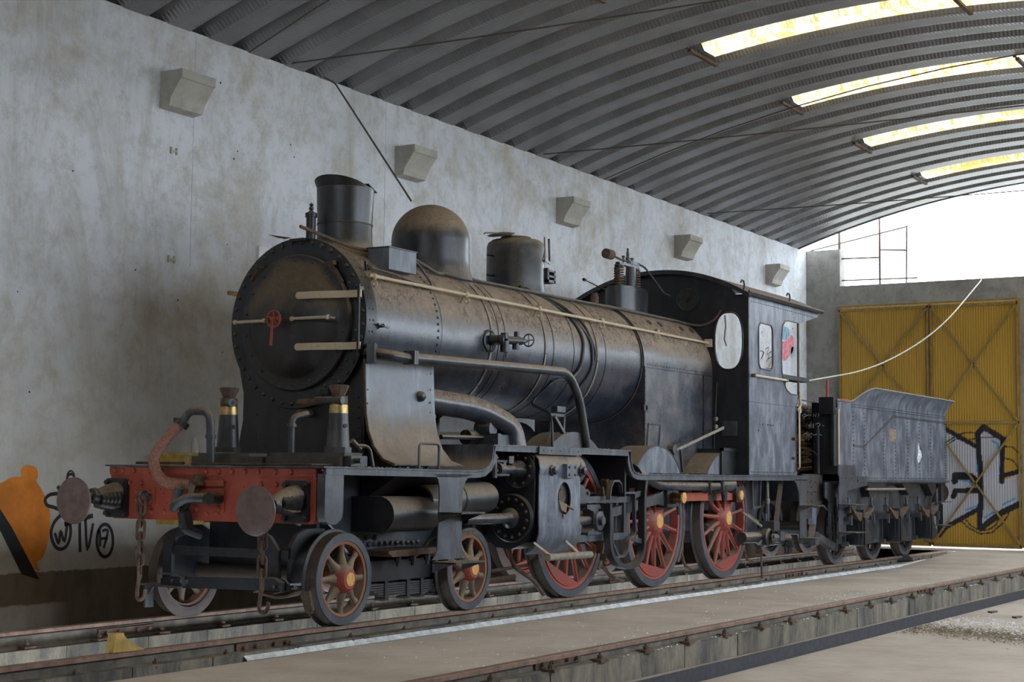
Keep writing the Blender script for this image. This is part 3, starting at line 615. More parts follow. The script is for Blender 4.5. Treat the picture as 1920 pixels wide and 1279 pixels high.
# wash-out plugs
for x in (6.46, 6.77, 7.39, 7.70):
    y = -.50; z = 3.14; n = Vector((0, y, z-BZ)).normalized(); c = Vector((x, 0, BZ))+n*.742
    P_('washout_plug', MB().lathe([(0, .045), (.012, .045), (.013, .028), (.006, .026), (.006, .001)], c, n, 14), 'black', fbx)
for x in (6.44, 6.75, 7.04, 7.34, 7.65, 7.97):
    if x < 7.85:
        n = Vector((0, -.66, .34)).normalized(); c = Vector((x, 0, BZ))+n*.742
        P_('washout_plug', MB().lathe([(0, .034), (.008, .034), (.009, .020), (.004, .018), (.004, .001)], c, n, 12), 'grey', fbx)
P_('inspection_hole', MB().lathe([(0, .05), (.012, .05), (.013, .035), (-.02, .034), (-.02, .001)], (5.90, -.745, 2.08), (0, -1, 0), 18), 'black', fbx)
P_('panel_frame', MB().tube([(5.98, -.757, 1.90), (5.92, -.757, 1.60), (6.0, -.757, 1.50)], .008, 5).tube([(6.30, -.757, 1.88), (6.26, -.757, 1.60), (6.16, -.757, 1.5)], .008, 5).box(5.97, 6.31, -.76, -.75, 1.885, 1.90), 'black', fbx)
# --- smokebox front
fr = P_('smokebox_front', MB().lathe([(.16, .70), (.16, .775), (.02, .78), (0, .775), (0, .60), (.03, .58)], (.30, 0, BZ), (1, 0, 0), 72), 'black', sbx)
m = MB()
for a in np.arange(3, 363, 9.0): an = math.radians(a); m.dome((.30, -.735*math.sin(an), BZ+.735*math.cos(an)), (-1, 0, 0), .023, .9)
P_('rivets', m, 'rivet', sbx, kind='stuff')
m = MB()
for a in (98, 106, 114, 122, 130, 140, 150, 158, 60, 68, 76): an = math.radians(a); m.dome((.30, -.665*math.sin(an), BZ+.665*math.cos(an)), (-1, 0, 0), .018, .9)
P_('rivets', m, 'rivet', sbx, kind='stuff')
door = P_('smokebox_door', MB().lathe([(.01, .62), (-.035, .62), (-.045, .61), (-.045, .515), (-.055, .50), (-.09, .44), (-.125, .34), (-.15, .22), (-.162, .10), (-.165, .001)], (.30, 0, BZ), (1, 0, 0), 64), painted('door_paint', (.008, .0085, .010), (.024, .024, .026), dust=1.0, rust=.3, rough=.34, lo=.0, hi=.24, dustcol=(.16, .118, .072)))
m = MB()
for a in np.arange(0, 360, 20): an = math.radians(a); m.dome((.255, -.565*math.sin(an), BZ+.565*math.cos(an)), (-1, 0, 0), .015, .8)
P_('rivets', m, 'rivet', door, kind='stuff')
for z, y1 in ((2.845, -.14), (2.385, -.14)):
    P_('hinge_strap', MB().cyl((.133, y1, z), (.151, y1, z), .032, n=16).strip([(.142, y1), (.15, -.30), (.20, -.5), (.235, -.62), (.235, -.76)], 'xy', z-.032, z+.032, .018), 'cream', door, label='cream painted hinge strap')
P_('hinge_pin', MB().cyl((.235, -.735, 2.30), (.235, -.735, 2.93), .014, n=10).box(.23, .29, -.75, -.72, 2.32, 2.36).box(.23, .29, -.75, -.72, 2.88, 2.91), 'black', door)
for y0, y1, z in ((-.10, -.50, 2.635), (.56, .22, 2.63)):
    P_('door_handrail', MB().tube([(.10, y0, z), (.10, y1, z)], .014, 8).lathe([(-.018, .012), (-.01, .022), (.01, .022), (.018, .012)], (.10, y0, z), (0, 1, 0), 10).lathe([(-.018, .012), (-.01, .022), (.01, .022), (.018, .012)], (.10, y1, z), (0, 1, 0), 10).cyl((.10, y0, z), (.20, y0, z), .009, n=6).cyl((.10, y1, z), (.20, y1, z), .009, n=6), 'cream', door, label='short cream door handrail')
hw = P_('door_handwheel', MB().tube([(.035, .055+.075*math.cos(a), 2.635+.075*math.sin(a)) for a in [k*PI/12 for k in range(24)]], .010, 6, closed=True), 'red', door, label='red handwheel')
sp = MB()
for k in range(5): a = PI/2+k*2*PI/5; sp.tube([(.035, .055, 2.635), (.035, .055+.072*math.cos(a), 2.635+.072*math.sin(a))], .008, 5)
P_('handwheel_spokes', sp.cyl((.0, .055, 2.635), (.15, .055, 2.635), .018, n=10), 'red', door)
P_('locking_lever', MB().bar((.012, .05, 2.63), (.012, .062, 2.395), .022, .012, up=(1, 0, 0)), 'red', door, label='red locking lever')
# side lugs
P_('lamp_bracket', MB().cyl((.42, .77, 2.93), (.38, .90, 2.95), .022, n=8), 'brass', sbx, label='brass stub')
P_('torn_bracket', MB().bar((.27, -.34, 3.12), (.26, -.44, 3.14), .05, .04).bar((.26, -.37, 3.15), (.27, -.45, 3.06), .03, .03).bar((.26, -.45, 3.08), (.27, -.53, 2.96), .022, .022), 'rustiron', sbx)
P_('clamp', MB().box(.24, .29, .35, .42, 3.13, 3.16).bar((.24, .42, 3.12), (.25, .50, 3.03), .03, .02), 'rustiron', sbx)
P_('lower_lug', MB().cyl((.20, -.34, 1.99), (.29, -.34, 1.99), .03, n=8).box(.2, .28, -.44, -.36, 1.96, 2.01).bar((.2, -.40, 2.0), (.2, -.5, 2.05), .008, .008), 'black', sbx)
P_('front_plate', MB().add([(.22, .31, 3.44), (.24, .12, 3.385), (.26, .05, 3.395), (.36, .28, 3.42)], [(0, 1, 2, 3)]).box(.25, .5, -.10, .07, 3.36, 3.385), 'black', sbx)
# --- chimney
ch = P_('chimney', MB().lathe([(-.22, .36), (-.06, .335), (.0, .30), (.05, .275), (.10, .264), (.255, .258), (.257, .264), (.265, .264), (.268, .260), (.60, .272), (.606, .262), (.5, .25), (.2, .24)], (.98, 0, 3.345), (0, 0, 1), 40), 'dome')
cp = MB(); A_ = np.arange(70, 291, 10)
for a in A_:
    c_, s_ = math.cos(math.radians(a)), math.sin(math.radians(a)); h_ = .015+.085*max(0, -c_)**1.2; q_ = 1+.18*max(0, -c_)
    for rr_, zz_ in ((.262, 3.935), (.262*q_, 3.945+h_), (.255*q_, 3.945+h_), (.25, 3.935)): cp.v.append((.98+rr_*c_, rr_*s_, zz_))
for i in range(len(A_)-1):
    for j in range(3): cp.f.append((4*i+j, 4*i+j+1, 4*i+j+5, 4*i+j+4))
P_('capuchon', cp.bar((1.0, -.2, 3.99), (1.22, -.14, 3.945), .10, .008), 'black', ch)
P_('chimney_band', MB().lathe([(0, .266), (.008, .266)], (.98, 0, 3.605), (0, 0, 1), 40), 'rustiron', ch)
P_('blast_valve', MB().lathe([(0, .045), (.24, .045), (.24, .055), (.28, .055), (.29, .03), (.31, .012), (.315, .022), (.335, .022), (.34, .01), (.36, .022), (.38, .001)], (.62, .12, 3.40), (0, 0, 1), 16), 'black', sbx)
P_('loose_tube', MB().tube([(.04, -.22, 3.45), (.3, -.27, 3.40), (.62, -.33, 3.34), (.95, -.36, 3.33)], .016, 7), 'rustiron', sbx)
# --- dome, sandbox
dm = P_('steam_dome', MB().lathe([(-.24, .46), (-.12, .435), (-.04, .412), (.06, .402), (.26, .402)]+[(.26+.385*math.sin(math.radians(a)), .402*math.cos(math.radians(a))) for a in range(8, 90, 8)]+[(.645, .001)], (2.43, 0, 3.38), (0, 0, 1), 48), 'dome')
sb = P_('sandbox', MB().lathe([(-.2, .36), (-.03, .332), (.02, .328), (.44, .325), (.49, .31), (.52, .27), (.535, .18), (.555, .16), (.56, .001)], (4.13, 0, 3.36), (0, 0, 1), 40), 'dome')
P_('filler_lid', MB().lathe([(-.01, .10), (0, .15), (.012, .155), (.03, .08), (.036, .001)], (3.88, .04, 3.915), (-.20, .0, 1), 24).tube([(3.75, .0, 3.92), (3.6, .0, 3.90), (3.48, .0, 3.885), (3.46, .0, 3.87)], .009, 5), 'steel', sb)
P_('filler_ring', MB().lathe([(-.02, .17), (.02, .17), (.02, .14), (-.02, .14)], (4.13, 0, 3.90), (0, 0, 1), 24), 'rustiron', sb)
P_('sander_arm', MB().bar((4.32, -.26, 3.93), (4.21, -.33, 3.66), .014, .014).bar((4.21, -.33, 3.66), (4.40, -.29, 3.645), .014, .03).bar((4.44, -.25, 3.93), (4.41, -.28, 3.65), .018, .018), 'steel', sb)
P_('sander_gear', MB().box(4.28, 4.46, -.33, -.20, 3.42, 3.45).box(4.28, 4.31, -.33, -.24, 3.42, 3.58).box(4.43, 4.46, -.33, -.22, 3.42, 3.56).box(4.29, 4.46, -.33, -.29, 3.48, 3.50).box(4.29, 4.46, -.33, -.29, 3.54, 3.56), 'steel', sb)
for z in (3.47, 3.69): P_('stub', MB().cyl((3.83, .12, z), (3.77, .15, z), .014, n=6), 'black', sb)
# --- lubricator box and its pipes
P_('lubricator_box', MB().box(.84, 1.28, -.62, -.38, 3.14, 3.345), painted('box_grey', (.10, .115, .14), (.22, .24, .29), dust=.25, rust=.1, rough=.5, lo=.5, hi=1), sbx)
P_('lubricator_lid', MB().box(.83, 1.29, -.63, -.37, 3.343, 3.352), 'black', sbx)
P_('oil_pipe', MB().tube(bend([(.52, -.60, 3.12), (.85, -.63, 3.10), (1.5, -.64, 3.03), (1.58, -.60, 3.08), (1.40, -.55, 3.27), (1.28, -.5, 3.30)], .06), .013, 7), 'steel', sbx)
P_('pipe_joint', MB().lathe([(0, .02), (.03, .03), (.06, .02)], (.50, -.62, 3.12), (1, 0, 0), 8).bar((.46, -.64, 3.08), (.42, -.66, 3.16), .02, .02), 'black', sbx)
def onb(x, z, off=.018, R=.722):
    y = -math.sqrt(max(R*R-(z-BZ)**2, 0)); n = Vector((0, y, z-BZ)).normalized(); p = Vector((x, y, z))+n*off; return tuple(p)
P_('conduit', MB().tube(bend([(1.30, -.40, 3.32), (1.5, -.38, 3.36), (1.95, *onb(0, 3.22)[1:]), (2.45, *onb(0, 3.28)[1:]), (2.75, *onb(0, 3.24)[1:]), (4.5, *onb(0, 3.25)[1:]), (6.0, *onb(0, 3.25, .02, .745)[1:]), (7.5, *onb(0, 3.245, .02, .745)[1:]), (7.80, -.44, 3.25)], .08), .017, 8), 'steel', boiler)
P_('cable_run', MB().tube([(1.36, -.34, 3.34), (1.7, -.30, 3.31), (2.0, -.34, 3.27), (2.3, -.46, 3.22), (2.6, -.46, 3.22)], .009, 6), 'blackrubber', boiler)
P_('bent_end_pipe', MB().tube(bend([(7.70, -.44, 3.25), (7.84, -.60, 3.22), (7.82, -.80, 3.30), (7.82, -.88, 3.42)], .1), .016, 7), 'rustiron', boiler)
# --- hanging hoses on the barrel
def hose(pts, r=.018, nm='hose', mat='blackrubber', par=None): return P_(nm, MB().tube(bend([onb(*p) if len(p) == 2 else p for p in pts], .12), r, 8), mat, par or boiler)
hose([(3.92, 3.30), (4.28, 3.02), (4.42, 2.78), (4.36, 2.45), (4.18, 2.32)], .021)
hose([(3.86, 3.31), (4.30, 3.13), (4.60, 2.75), (4.63, 2.44), (4.46, 2.2), (4.50, 2.08)], .018)
hose([(4.30, 3.10), (4.55, 2.95), (4.70, 2.62), (4.55, 2.31), (4.48, 2.15)], .013)
hose([(4.20, 2.32), (3.86, 2.3), (3.70, 2.05), (3.30, -.95, 1.9), (3.24, -1.0, 1.55)], .014)
# --- handrail
hr = P_('handrail', MB().tube([(.43, -.70, 3.03), (7.86, -.70, 3.0)], .0155, 10), 'cream', label='long cream handrail')
for x in (.50, 2.03, 3.45, 4.87, 6.31):
    y, z = -.70, 3.025; q = onb(x, 2.95, .0)
    P_('handrail_stanchion', MB().lathe([(-.026, .017), (-.012, .032), (.012, .032), (.026, .017)], (x, y, z), (1, 0, 0), 12).cyl((x, y, z), q, .012, n=8).tube([(x+.0, y-.012+.026*math.cos(a), z-.065+.026*math.sin(a)) for a in [k*PI/5 for k in range(10)]], .008, 5, closed=True), 'cream', hr)
P_('handrail_flange', MB().box(7.82, 7.86, -.75, -.65, 2.95, 3.05), 'cream', hr)
# --- clack valve on the barrel
cv = P_('clack_valve', MB().lathe([(0, .115), (.015, .115), (.02, .10)], (2.44, -.715, 2.60), (0, -1, 0), 20).lathe([(0, .05), (.10, .05), (.11, .062), (.15, .062), (.16, .05)], (2.46, -.72, 2.61), (.25, -1, 0), 14).cyl((2.50, -.86, 2.60), (2.50, -.86, 2.49), .045, n=12).cyl((2.50, -.86, 2.68), (2.50, -.86, 2.62), .04, n=8).cyl((2.50, -.86, 2.61), (2.78, -.88, 2.62), .042, n=14).cyl((2.70, -.87, 2.63), (2.70, -.87, 2.53), .036, n=8).cyl((2.72, -.87, 2.66), (2.72, -.87, 2.71), .03, n=8).cyl((2.54, -.86, 2.49), (2.54, -.86, 2.43), .012, n=6).lathe([(0, .03), (.05, .035), (.06, .02), (.12, .012)], (2.78, -.88, 2.62), (1, -.05, .05), 10), 'black', boiler)
P_('valve_wheel', MB().tube([(2.93, -.885+.062*math.cos(a), 2.64+.062*math.sin(a)) for a in [k*PI/10 for k in range(20)]], .008, 6, closed=True).tube([(2.93, -.885, 2.58), (2.93, -.885, 2.70)], .006, 5).tube([(2.93, -.945, 2.64), (2.93, -.825, 2.64)], .006, 5).tube([(2.86, -.885, 2.63), (2.94, -.885, 2.64)], .012, 6), 'steel', cv)
P_('smokebox_tap', MB().lathe([(0, .03), (.02, .03), (.03, .018), (.08, .018)], (.50, -.735, 2.58), (0, -1, 0), 10).bar((.44, -.80, 2.59), (.60, -.80, 2.57), .015, .015), 'steel', sbx)
# --- safety valves
sv = P_('safety_valve_casing', MB().prism([(6.88+.27*c+ (0.12 if c > 0 else -.12), .20*s) for c, s in [(math.cos(a*PI/12), math.sin(a*PI/12)) for a in range(24)]], 'xy', 3.30, 3.62).prism([(6.88+.25*c+(0.12 if c > 0 else -.12), .18*s) for c, s in [(math.cos(a*PI/12), math.sin(a*PI/12)) for a in range(24)]], 'xy', 3.62, 3.645), 'dome')
for x in (6.66, 7.12):
    def spring(x): return [(x+.055*math.cos(a*PI/6), .055*math.sin(a*PI/6), 3.64+a*.00265) for a in range(0, 100)]
    P_('valve_spring', MB().tube(spring(x), .012, 5), 'rustiron', sv); P_('spring_rod', MB().cyl((x, 0, 3.62), (x, 0, 3.93), .016, n=8).lathe([(0, .06), (.02, .06), (.022, .03), (.03, .03)], (x, 0, 3.905), (0, 0, 1), 10), 'steel', sv)
P_('valve_body', MB().cyl((6.86, -.06, 3.64), (6.86, -.06, 3.91), .075, .06, n=16), 'dome', sv)
P_('valve_crossbar', MB().box(6.62, 7.18, -.03, .03, 3.925, 3.955), 'steel', sv)
P_('valve_lever', MB().tube([(6.44, 0, 4.02), (6.7, 0, 3.995), (6.97, 0, 3.99)], .014, 6).bar((6.97, 0, 3.99), (7.22, 0, 3.99), .02, .04).tube(bend([(7.18, 0, 4.0), (7.35, -.02, 3.97), (7.72, -.12, 3.66), (7.84, -.15, 3.64)], .06), .013, 6), 'steel', sv)
P_('lever_weight', MB().cyl((6.30, 0, 4.02), (6.45, 0, 4.02), .062, n=18), 'rustiron', sv)
P_('valve_stem', MB().lathe([(0, .014), (.05, .014), (.06, .03), (.10, .03), (.11, .02), (.17, .02), (.18, .014), (.22, .014)], (6.90, 0, 3.94), (0, 0, 1), 8).cyl((6.78, 0, 3.94), (6.78, 0, 4.03), .014, n=6).lathe([(0, .024), (.02, .024)], (6.78, 0, 4.03), (0, 0, 1), 8).cyl((7.02, 0, 3.94), (7.02, 0, 4.03), .014, n=6).lathe([(0, .024), (.02, .024)], (7.02, 0, 4.03), (0, 0, 1), 8), 'steel', sv)
P_('whistle_rod', MB().tube([(5.85, .05, 3.64), (6.9, .35, 3.66), (7.84, .55, 3.70)], .008, 5).lathe([(0, .02), (.05, .02), (.06, .01)], (5.80, .04, 3.64), (1, 0, 0), 8), 'steel', fbx)
P_('top_fitting', MB().lathe([(0, .05), (.10, .05), (.11, .04), (.14, .04)], (6.05, .02, 3.36), (0, 0, 1), 10).lathe([(0, .04), (.06, .04), (.07, .025)], (5.78, .25, 3.33), (0, 0, 1), 8).lathe([(0, .04), (.05, .04), (.06, .025)], (5.6, .3, 3.30), (0, 0, 1), 8), 'rustiron', fbx)
# --- saddle
sd = [(-.70, 1.30), (-.70, 1.60), (-.72, 1.95), (-.735, 2.3), (.735, 2.3), (.66, 2.0), (.66, 1.75), (.70, 1.55), (.78, 1.38), (.80, 1.30)]
P_('saddle', MB().prism(sd, 'yz', .36, 1.30), 'black', sbx)
rivets([(.355, y, z) for z in (1.45, 1.62, 1.8) for y in (-.6, -.35, .5)]+[(.355, -.66, z) for z in np.arange(1.4, 2.0, .09)], (-1, 0, 0), .012, sbx)
P_('blowdown_stub', MB().cyl((.36, -.13, 1.80), (.20, -.13, 1.80), .038, n=16), 'rustiron', sbx)
P_('guide_pipe', MB().tube([(.30, -.77, 2.02), (.30, -.77, 1.42)], .012, 6), 'black', sbx)
# --- grey steam-pipe cover plate
pl = [(-.775, 2.27), (-.785, 2.0), (-.80, 1.80), (-.83, 1.64), (-.89, 1.50), (-.99, 1.39), (-1.12, 1.345)]
gp = P_('steam_pipe_cover', MB().strip(pl, 'yz', .28, 1.36, .012), 'grey', label='pale grey curved cover plate')
P_('cover_edge', MB().strip([(a*1.0-.001, b) for a, b in pl], 'yz', .272, .284, .022), 'rustiron', gp)
rivets([(x, -.802, z) for x, z in [(1.28, 2.2), (1.28, 2.05), (1.28, 1.93), (.30, 2.0), (.30, 1.88), (1.28, 1.84)]], (0, -1, 0), .010, gp)
P_('cover_knob', MB().lathe([(0, .05), (.02, .048), (.045, .03), (.055, .001)], (1.12, -.80, 1.98), (0, -1, 0), 14), 'dome', gp)
# --- thick steam pipe to the cylinder
P_('steam_pipe', MB().tube(bend([(1.25, -.60, 1.96), (1.42, -.66, 1.96), (2.12, -.79, 1.91), (2.54, -.92, 1.74), (2.58, -.95, 1.50)], .5, 12), .120, 20), 'boiler')
# --- long ejector pipe
lp = P_('ejector_pipe', MB().tube(bend([(.36, -.70, 2.34), (.44, -.93, 2.31), (.66, -.99, 2.29), (.70, -1.0, 2.30), (3.55, -1.0, 2.35), (3.80, -1.0, 2.10), (3.98, -1.0, 1.58)], .22, 10), .047, 14), 'dome')
P_('pipe_flange', MB().prism([(-1.0+.085*math.cos(a), 2.30+.085*math.sin(a)) for a in [PI/4+k*PI/2 for k in range(4)]], 'yz', .64, .67).prism([(-1.0+.085*math.cos(a), 2.30+.085*math.sin(a)) for a in [PI/4+k*PI/2 for k in range(4)]], 'yz', .675, .70), 'steel', lp)
P_('pipe_elbow_flange', MB().bar((.30, -.80, 2.32), (.33, -.86, 2.32), .16, .17), 'steel', lp)
# --- front deck
# running board: 2-D path in x,z
RBP = [(-.90, 1.315), (1.28, 1.300), (1.40, 1.302), (1.50, 1.315), (1.58, 1.35), (1.635, 1.41), (1.655, 1.49), (1.66, 1.545), (4.49, 1.545), (4.50, 1.44), (4.53, 1.37), (4.58, 1.32), (4.67, 1.297), (4.80, 1.292), (9.93, 1.30)]
P_('running_board', MB().strip(RBP, 'xz', -1.27, -.62, .014).add([], []), 'edge')
P_('running_board', MB().strip(RBP, 'xz', .62, 1.12, .014), 'edge')
P_('front_deck', MB().box(-.90, .9, -.62, .62, 1.305, 1.32), 'edge')
VP_ = [(x, z-.035) for x, z in RBP]
for s in (-1, .875): P_('valance', MB().strip([(-.86, 1.28), (1.28, 1.265), (1.40, 1.265), (1.52, 1.28), (1.62, 1.33), (1.69, 1.41), (1.70, 1.515), (4.44, 1.515), (4.455, 1.43), (4.49, 1.35), (4.56, 1.285), (4.66, 1.262), (4.80, 1.255), (9.93, 1.265)], 'xz', s*1.262, s*1.235, .05), 'edge')
for i, (xa, xb) in enumerate(((2.48, 3.34),)): P_('cylinder_top_strip', MB().box(xa, xb, -1.285, -1.262, 1.475, 1.55), 'edge'); rivets([(x, -1.285, 1.515) for x in (2.56, 2.72, 2.9, 3.08, 3.27)], (0, -1, 0), .012, L, 'edge')
# --- buffer beam
bm_ = rrect(-1.165, 1.165, .86, 1.36, .07)
bp = [(y, z) for y, z in bm_ if z < 1.29 or True]; bp = [(y, min(z, 1.305)) for y, z in bm_]
beam = P_('buffer_beam', MB().prism([(-1.165, 1.303), (1.085, 1.303)]+arc(1.085-.06, .86+.06, .06, 0, -90, 5)+arc(-1.165+.06, .86+.06, .06, -90, -180, 5), 'yz', -.86, -.80), 'red', label='red buffer beam')
P_('beam_top_angle', MB().box(-.874, -.86, -1.165, 1.085, 1.235, 1.303), 'red', beam)
rv = P_('rivet', MB().dome((0, 0, 0), (-1, 0, 0), .026, .85), 'red', beam, loc=(-.874, 1.02, 1.27))
for y in (.93, .80, .62, .48, -.02, -.16, -.30, -.44, -.58, -.76, -.92): again(rv, beam, (-.874, y, 1.27))
for y, z in ((.86, 1.17), (.72, 1.17), (-.60, 1.17), (-.76, 1.17), (.10, 1.17), (-.04, 1.17), (.70, .93), (.60, .93), (.45, .93), (-.02, .93), (-.14, .93), (.12, .93), (-.7, .92), (-.6, .92)): again(rv, beam, (-.86, y, z))
for y0, y1, z0, z1 in ((.55, .82, .98, 1.13), (-.22, .14, .93, 1.13), (-.82, -.55, .93, 1.13)):
    bpz = P_('beam_patch_plate', MB().prism([(a, b) for a, b in rrect(y0, y1, z0, z1, .02)], 'yz', -.874, -.86), 'red', beam)
    for y in (y0+.06, y1-.06):
        for z in (z0+.04, z1-.04): again(rv, beam, (-.874, y, z))
for y, z in ((.5, 1.12), (.46, 1.08), (-.42, 1.15), (-.45, 1.12), (-.40, 1.10), (.42, 1.0), (-.38, 1.02), (-1.1, 1.2)): P_('bolt_hole', MB().lathe([(0, .006), (.001, .0005)], (-.861, y, z), (-1, 0, 0), 8), 'blackpaint', beam)
P_('beam_side_plate', MB().prism([(-.86, 1.26), (-.86, .93), (-.84, .88), (-.79, .86), (-.70, .86), (-.64, .90), (-.62, .95), (-.62, 1.26)], 'xz', -1.255, -1.175), 'slate')
P_('deck_lip', MB().tube([(-.86, -1.12, 1.335), (-.86, -.3, 1.335), (-.86, .16, 1.335)], .009, 5).tube(bend([(-.55, -1.12, 1.335), (-.86, -1.12, 1.335), (-.86, -1.0, 1.335)], .06), .009, 5), 'rustiron')
P_('deck_lip', MB().tube([(-.80, .3, 1.34), (-.80, .85, 1.34)], .012, 5), 'rustiron')
# buffers
def buffer(s, droop):
    t = P_('buffer_base', MB().prism([(s*.985+a, 1.04+b) for a, b in rrect(-.125, .125, -.17, .165, .03)], 'yz', -.90, -.86), 'black')
    for a in (-.095, .095):
        for b in (-.135, .13): P_('nut', MB().prism([(s*.985+a+.022*math.cos(k*PI/3), 1.04+b+.022*math.sin(k*PI/3)) for k in range(6)], 'yz', -.93, -.90), 'black', t)
    z1 = 1.03-droop
    P_('buffer_housing', MB().tube([(-.88, s*.985, 1.075), (-.98, s*.985, 1.07), (-1.10, s*.985, 1.045), (-1.19, s*.985, z1+.015)], [.10, .085, .068, .060], 14).tube([(-.9, s*.985-.05, .955), (-1.0, s*.985-.05, .955), (-1.10, s*.985-.02, .98)], [.02, .02, .03], 8).tube([(-.9, s*.985+.05, .955), (-1.0, s*.985+.05, .955), (-1.10, s*.985+.02, .98)], [.02, .02, .03], 8), 'dome', t)
    m = MB(); 
    for k in range(5): m.lathe([(0, .062-.004*k), (.022, .066-.004*k), (.04, .050-.003*k)], (-.93-.04*k, s*.985-(.055 if s < 0 else .055), 1.03), (-1, 0, 0), 14)
    P_('volute_spring', m, 'black', t)
    P_('buffer_rod', MB().cyl((-1.18, s*.985, z1+.01), (-1.36, s*.985, z1-.03), .035, n=12).lathe([(0, .055), (.03, .07), (.04, .07)], (-1.18, s*.985, z1+.01), (1, 0, 0), 14), 'black', t)
    d = P_('buffer_head', MB().lathe([(0, .001), (.002, .10), (.010, .17), (.020, .195), (.032, .197), (.045, .18), (.06, .07)], (-1.405, s*.985, z1-.03), (1, 0, .03), 40), 'brownbuf', t, label='round brown buffer face'); return t
buffer(-1, .03); buffer(1, -.015)
P_('buffer_eye', MB().tube([(-1.36, 1.05+.04*math.cos(a), 1.22+.045*math.sin(a)) for a in [k*PI/6 for k in range(12)]], .008, 5, closed=True), 'black')
# draw hook
dh = P_('draw_hook', MB().tube(bend([(-.86, -.13, 1.055), (-1.0, -.05, 1.055), (-1.07, .02, 1.05), (-1.10, .10, 1.0), (-1.06, .16, .96), (-1.02, .17, 1.04), (-1.01, .15, 1.13)], .03, 3), .038, 12), 'steel')
P_('hook_pin', MB().cyl((-.95, -.22, 1.05), (-.95, -.02, 1.05), .045, n=14).cyl((-.90, -.19, 1.05), (-1.02, -.19, 1.05), .05, n=12), 'black', dh)
P_('link_bar', MB().bar((-1.0, .03, 1.07), (-.93, .06, 1.20), .05, .03), 'steel', dh); P_('hanging_block', MB().bar((-1.0, .10, .94), (-.96, .10, .80), .07, .09), 'black', dh)
# vacuum hose and standpipe
vp = P_('vacuum_standpipe', MB().tube(bend([(-.78, .02, 1.33), (-.80, .02, 1.78), (-.82, .24, 1.78), (-.86, .27, 1.69)], .12, 8), .036, 14).lathe([(0, .045), (.03, .045)], (-.79, .02, 1.55), (0, 0, 1), 14), 'steel')
P_('hose_clip', MB().lathe([(0, .058), (.05, .058)], (-.85, .265, 1.69), (-.4, .35, -.8), 14).box(-.90, -.87, .28, .34, 1.68, 1.72), 'black', vp)
hp = bend([(-.86, .27, 1.69), (-.93, .42, 1.52), (-.98, .50, 1.36), (-.98, .38, 1.17), (-.92, .12, 1.16), (-.90, .05, 1.17)], .20, 9)
hpv = [Vector(p) for p in hp]; dense = []
for a, b in zip(hpv, hpv[1:]):
    n = max(1, int((b-a).length/.008))
    for k in range(n): dense.append(a.lerp(b, k/n))
P_('ribbed_hose', MB().tube(dense, [.044+.005*(1 if i % 3 == 1 else 0) for i in range(len(dense))], 14), 'rubber', vp, label='ribbed reddish hose', angle=80)
P_('hose_coupling', MB().cyl((-.92, .06, 1.24), (-.92, .06, 1.08), .038, n=12).cyl((-.93, -.01, 1.20), (-.91, .1, 1.16), .05, n=12), 'rustiron', vp)
P_('hose_bracket', MB().box(-.89, -.875, -.22, .02, 1.15, 1.20), 'red', vp)
P_('down_pipe', MB().tube(bend([(-.93, .06, 1.10), (-.98, .12, .98), (-.98, .13, .80), (-.80, .10, .74)], .05), .04, 10), 'black', vp)
P_('deck_pipe', MB().tube(bend([(-.20, -.37, 1.32), (-.20, -.37, 1.74), (-.05, -.42, 1.78)], .06), .030, 12).lathe([(0, .045), (.03, .04)], (-.20, -.37, 1.66), (0, 0, 1), 12), 'steel')
P_('deck_tap', MB().tube(bend([(-.08, -.98, 1.50), (.04, -1.02, 1.50), (.07, -1.04, 1.32)], .06), .017, 8).cyl((-.12, -.95, 1.54), (-.04, -.98, 1.47), .03, n=8), 'dome')
for xa, xb, y, z1 in ((.48, .79, -1.235, 1.535),): P_('step_handrail', MB().tube(bend([(xa, y, 1.31), (xa, y, z1), (xb, y, z1), (xb, y, 1.31)], .05), .012, 8), 'steel')
# --- main frames
fr1 = [(-.80, 1.29), (-.80, .95), (-.55, .93), (-.45, .86)]+arc(-.17, .46, .42, 120, 52, 6)+[(.18, .70), (.30, .58), (1.42, .58), (1.60, .72), (1.75, .86), (2.4, .95), (2.42, .60), (9.4, .60), (9.75, .9), (9.75, 1.29)]
for s in (-1, 1): fo = P_('main_frame', MB().prism(fr1, 'xz', s*.60, s*.625), 'slate' if s < 0 else 'frame'); 
rivets([(.42, -.63, z) for z in (1.0, .9, .8, .7)]+[(x, -.63, .64) for x in np.arange(.42, 1.4, .085)]+[(x, -.63, .70) for x in (.55, .68)], (0, -1, 0), .026, L, 'slate', .9)
P_('dark_backing', MB().box(-.12, -.08, -.6, .6, .45, 1.28), 'frame'); P_('frame_stretcher', MB().box(-.5, -.46, -.6, .6, .93, 1.28).box(2.3, 2.36, -.6, .6, .55, 1.5), 'frame')  # first plate is a black backing, added to darken the gap between the wheels
P_('inner_cylinders', MB().prism([(-.58, 1.28), (-.58, .62), (-.3, .55), (.3, .55), (.58, .62), (.58, 1.28)], 'yz', .55, 1.35), 'frame')
P_('underside_chute', MB().add([(.44, -.64, 1.24), (1.35, -.64, 1.24), (1.05, -.64, 1.0), (.44, -.64, 1.02), (.44, -1.05, 1.26), (1.35, -1.05, 1.26)], [(0, 4, 5, 1), (2, 1, 5), (3, 2, 5, 4), (0, 3, 4)]), 'frame')
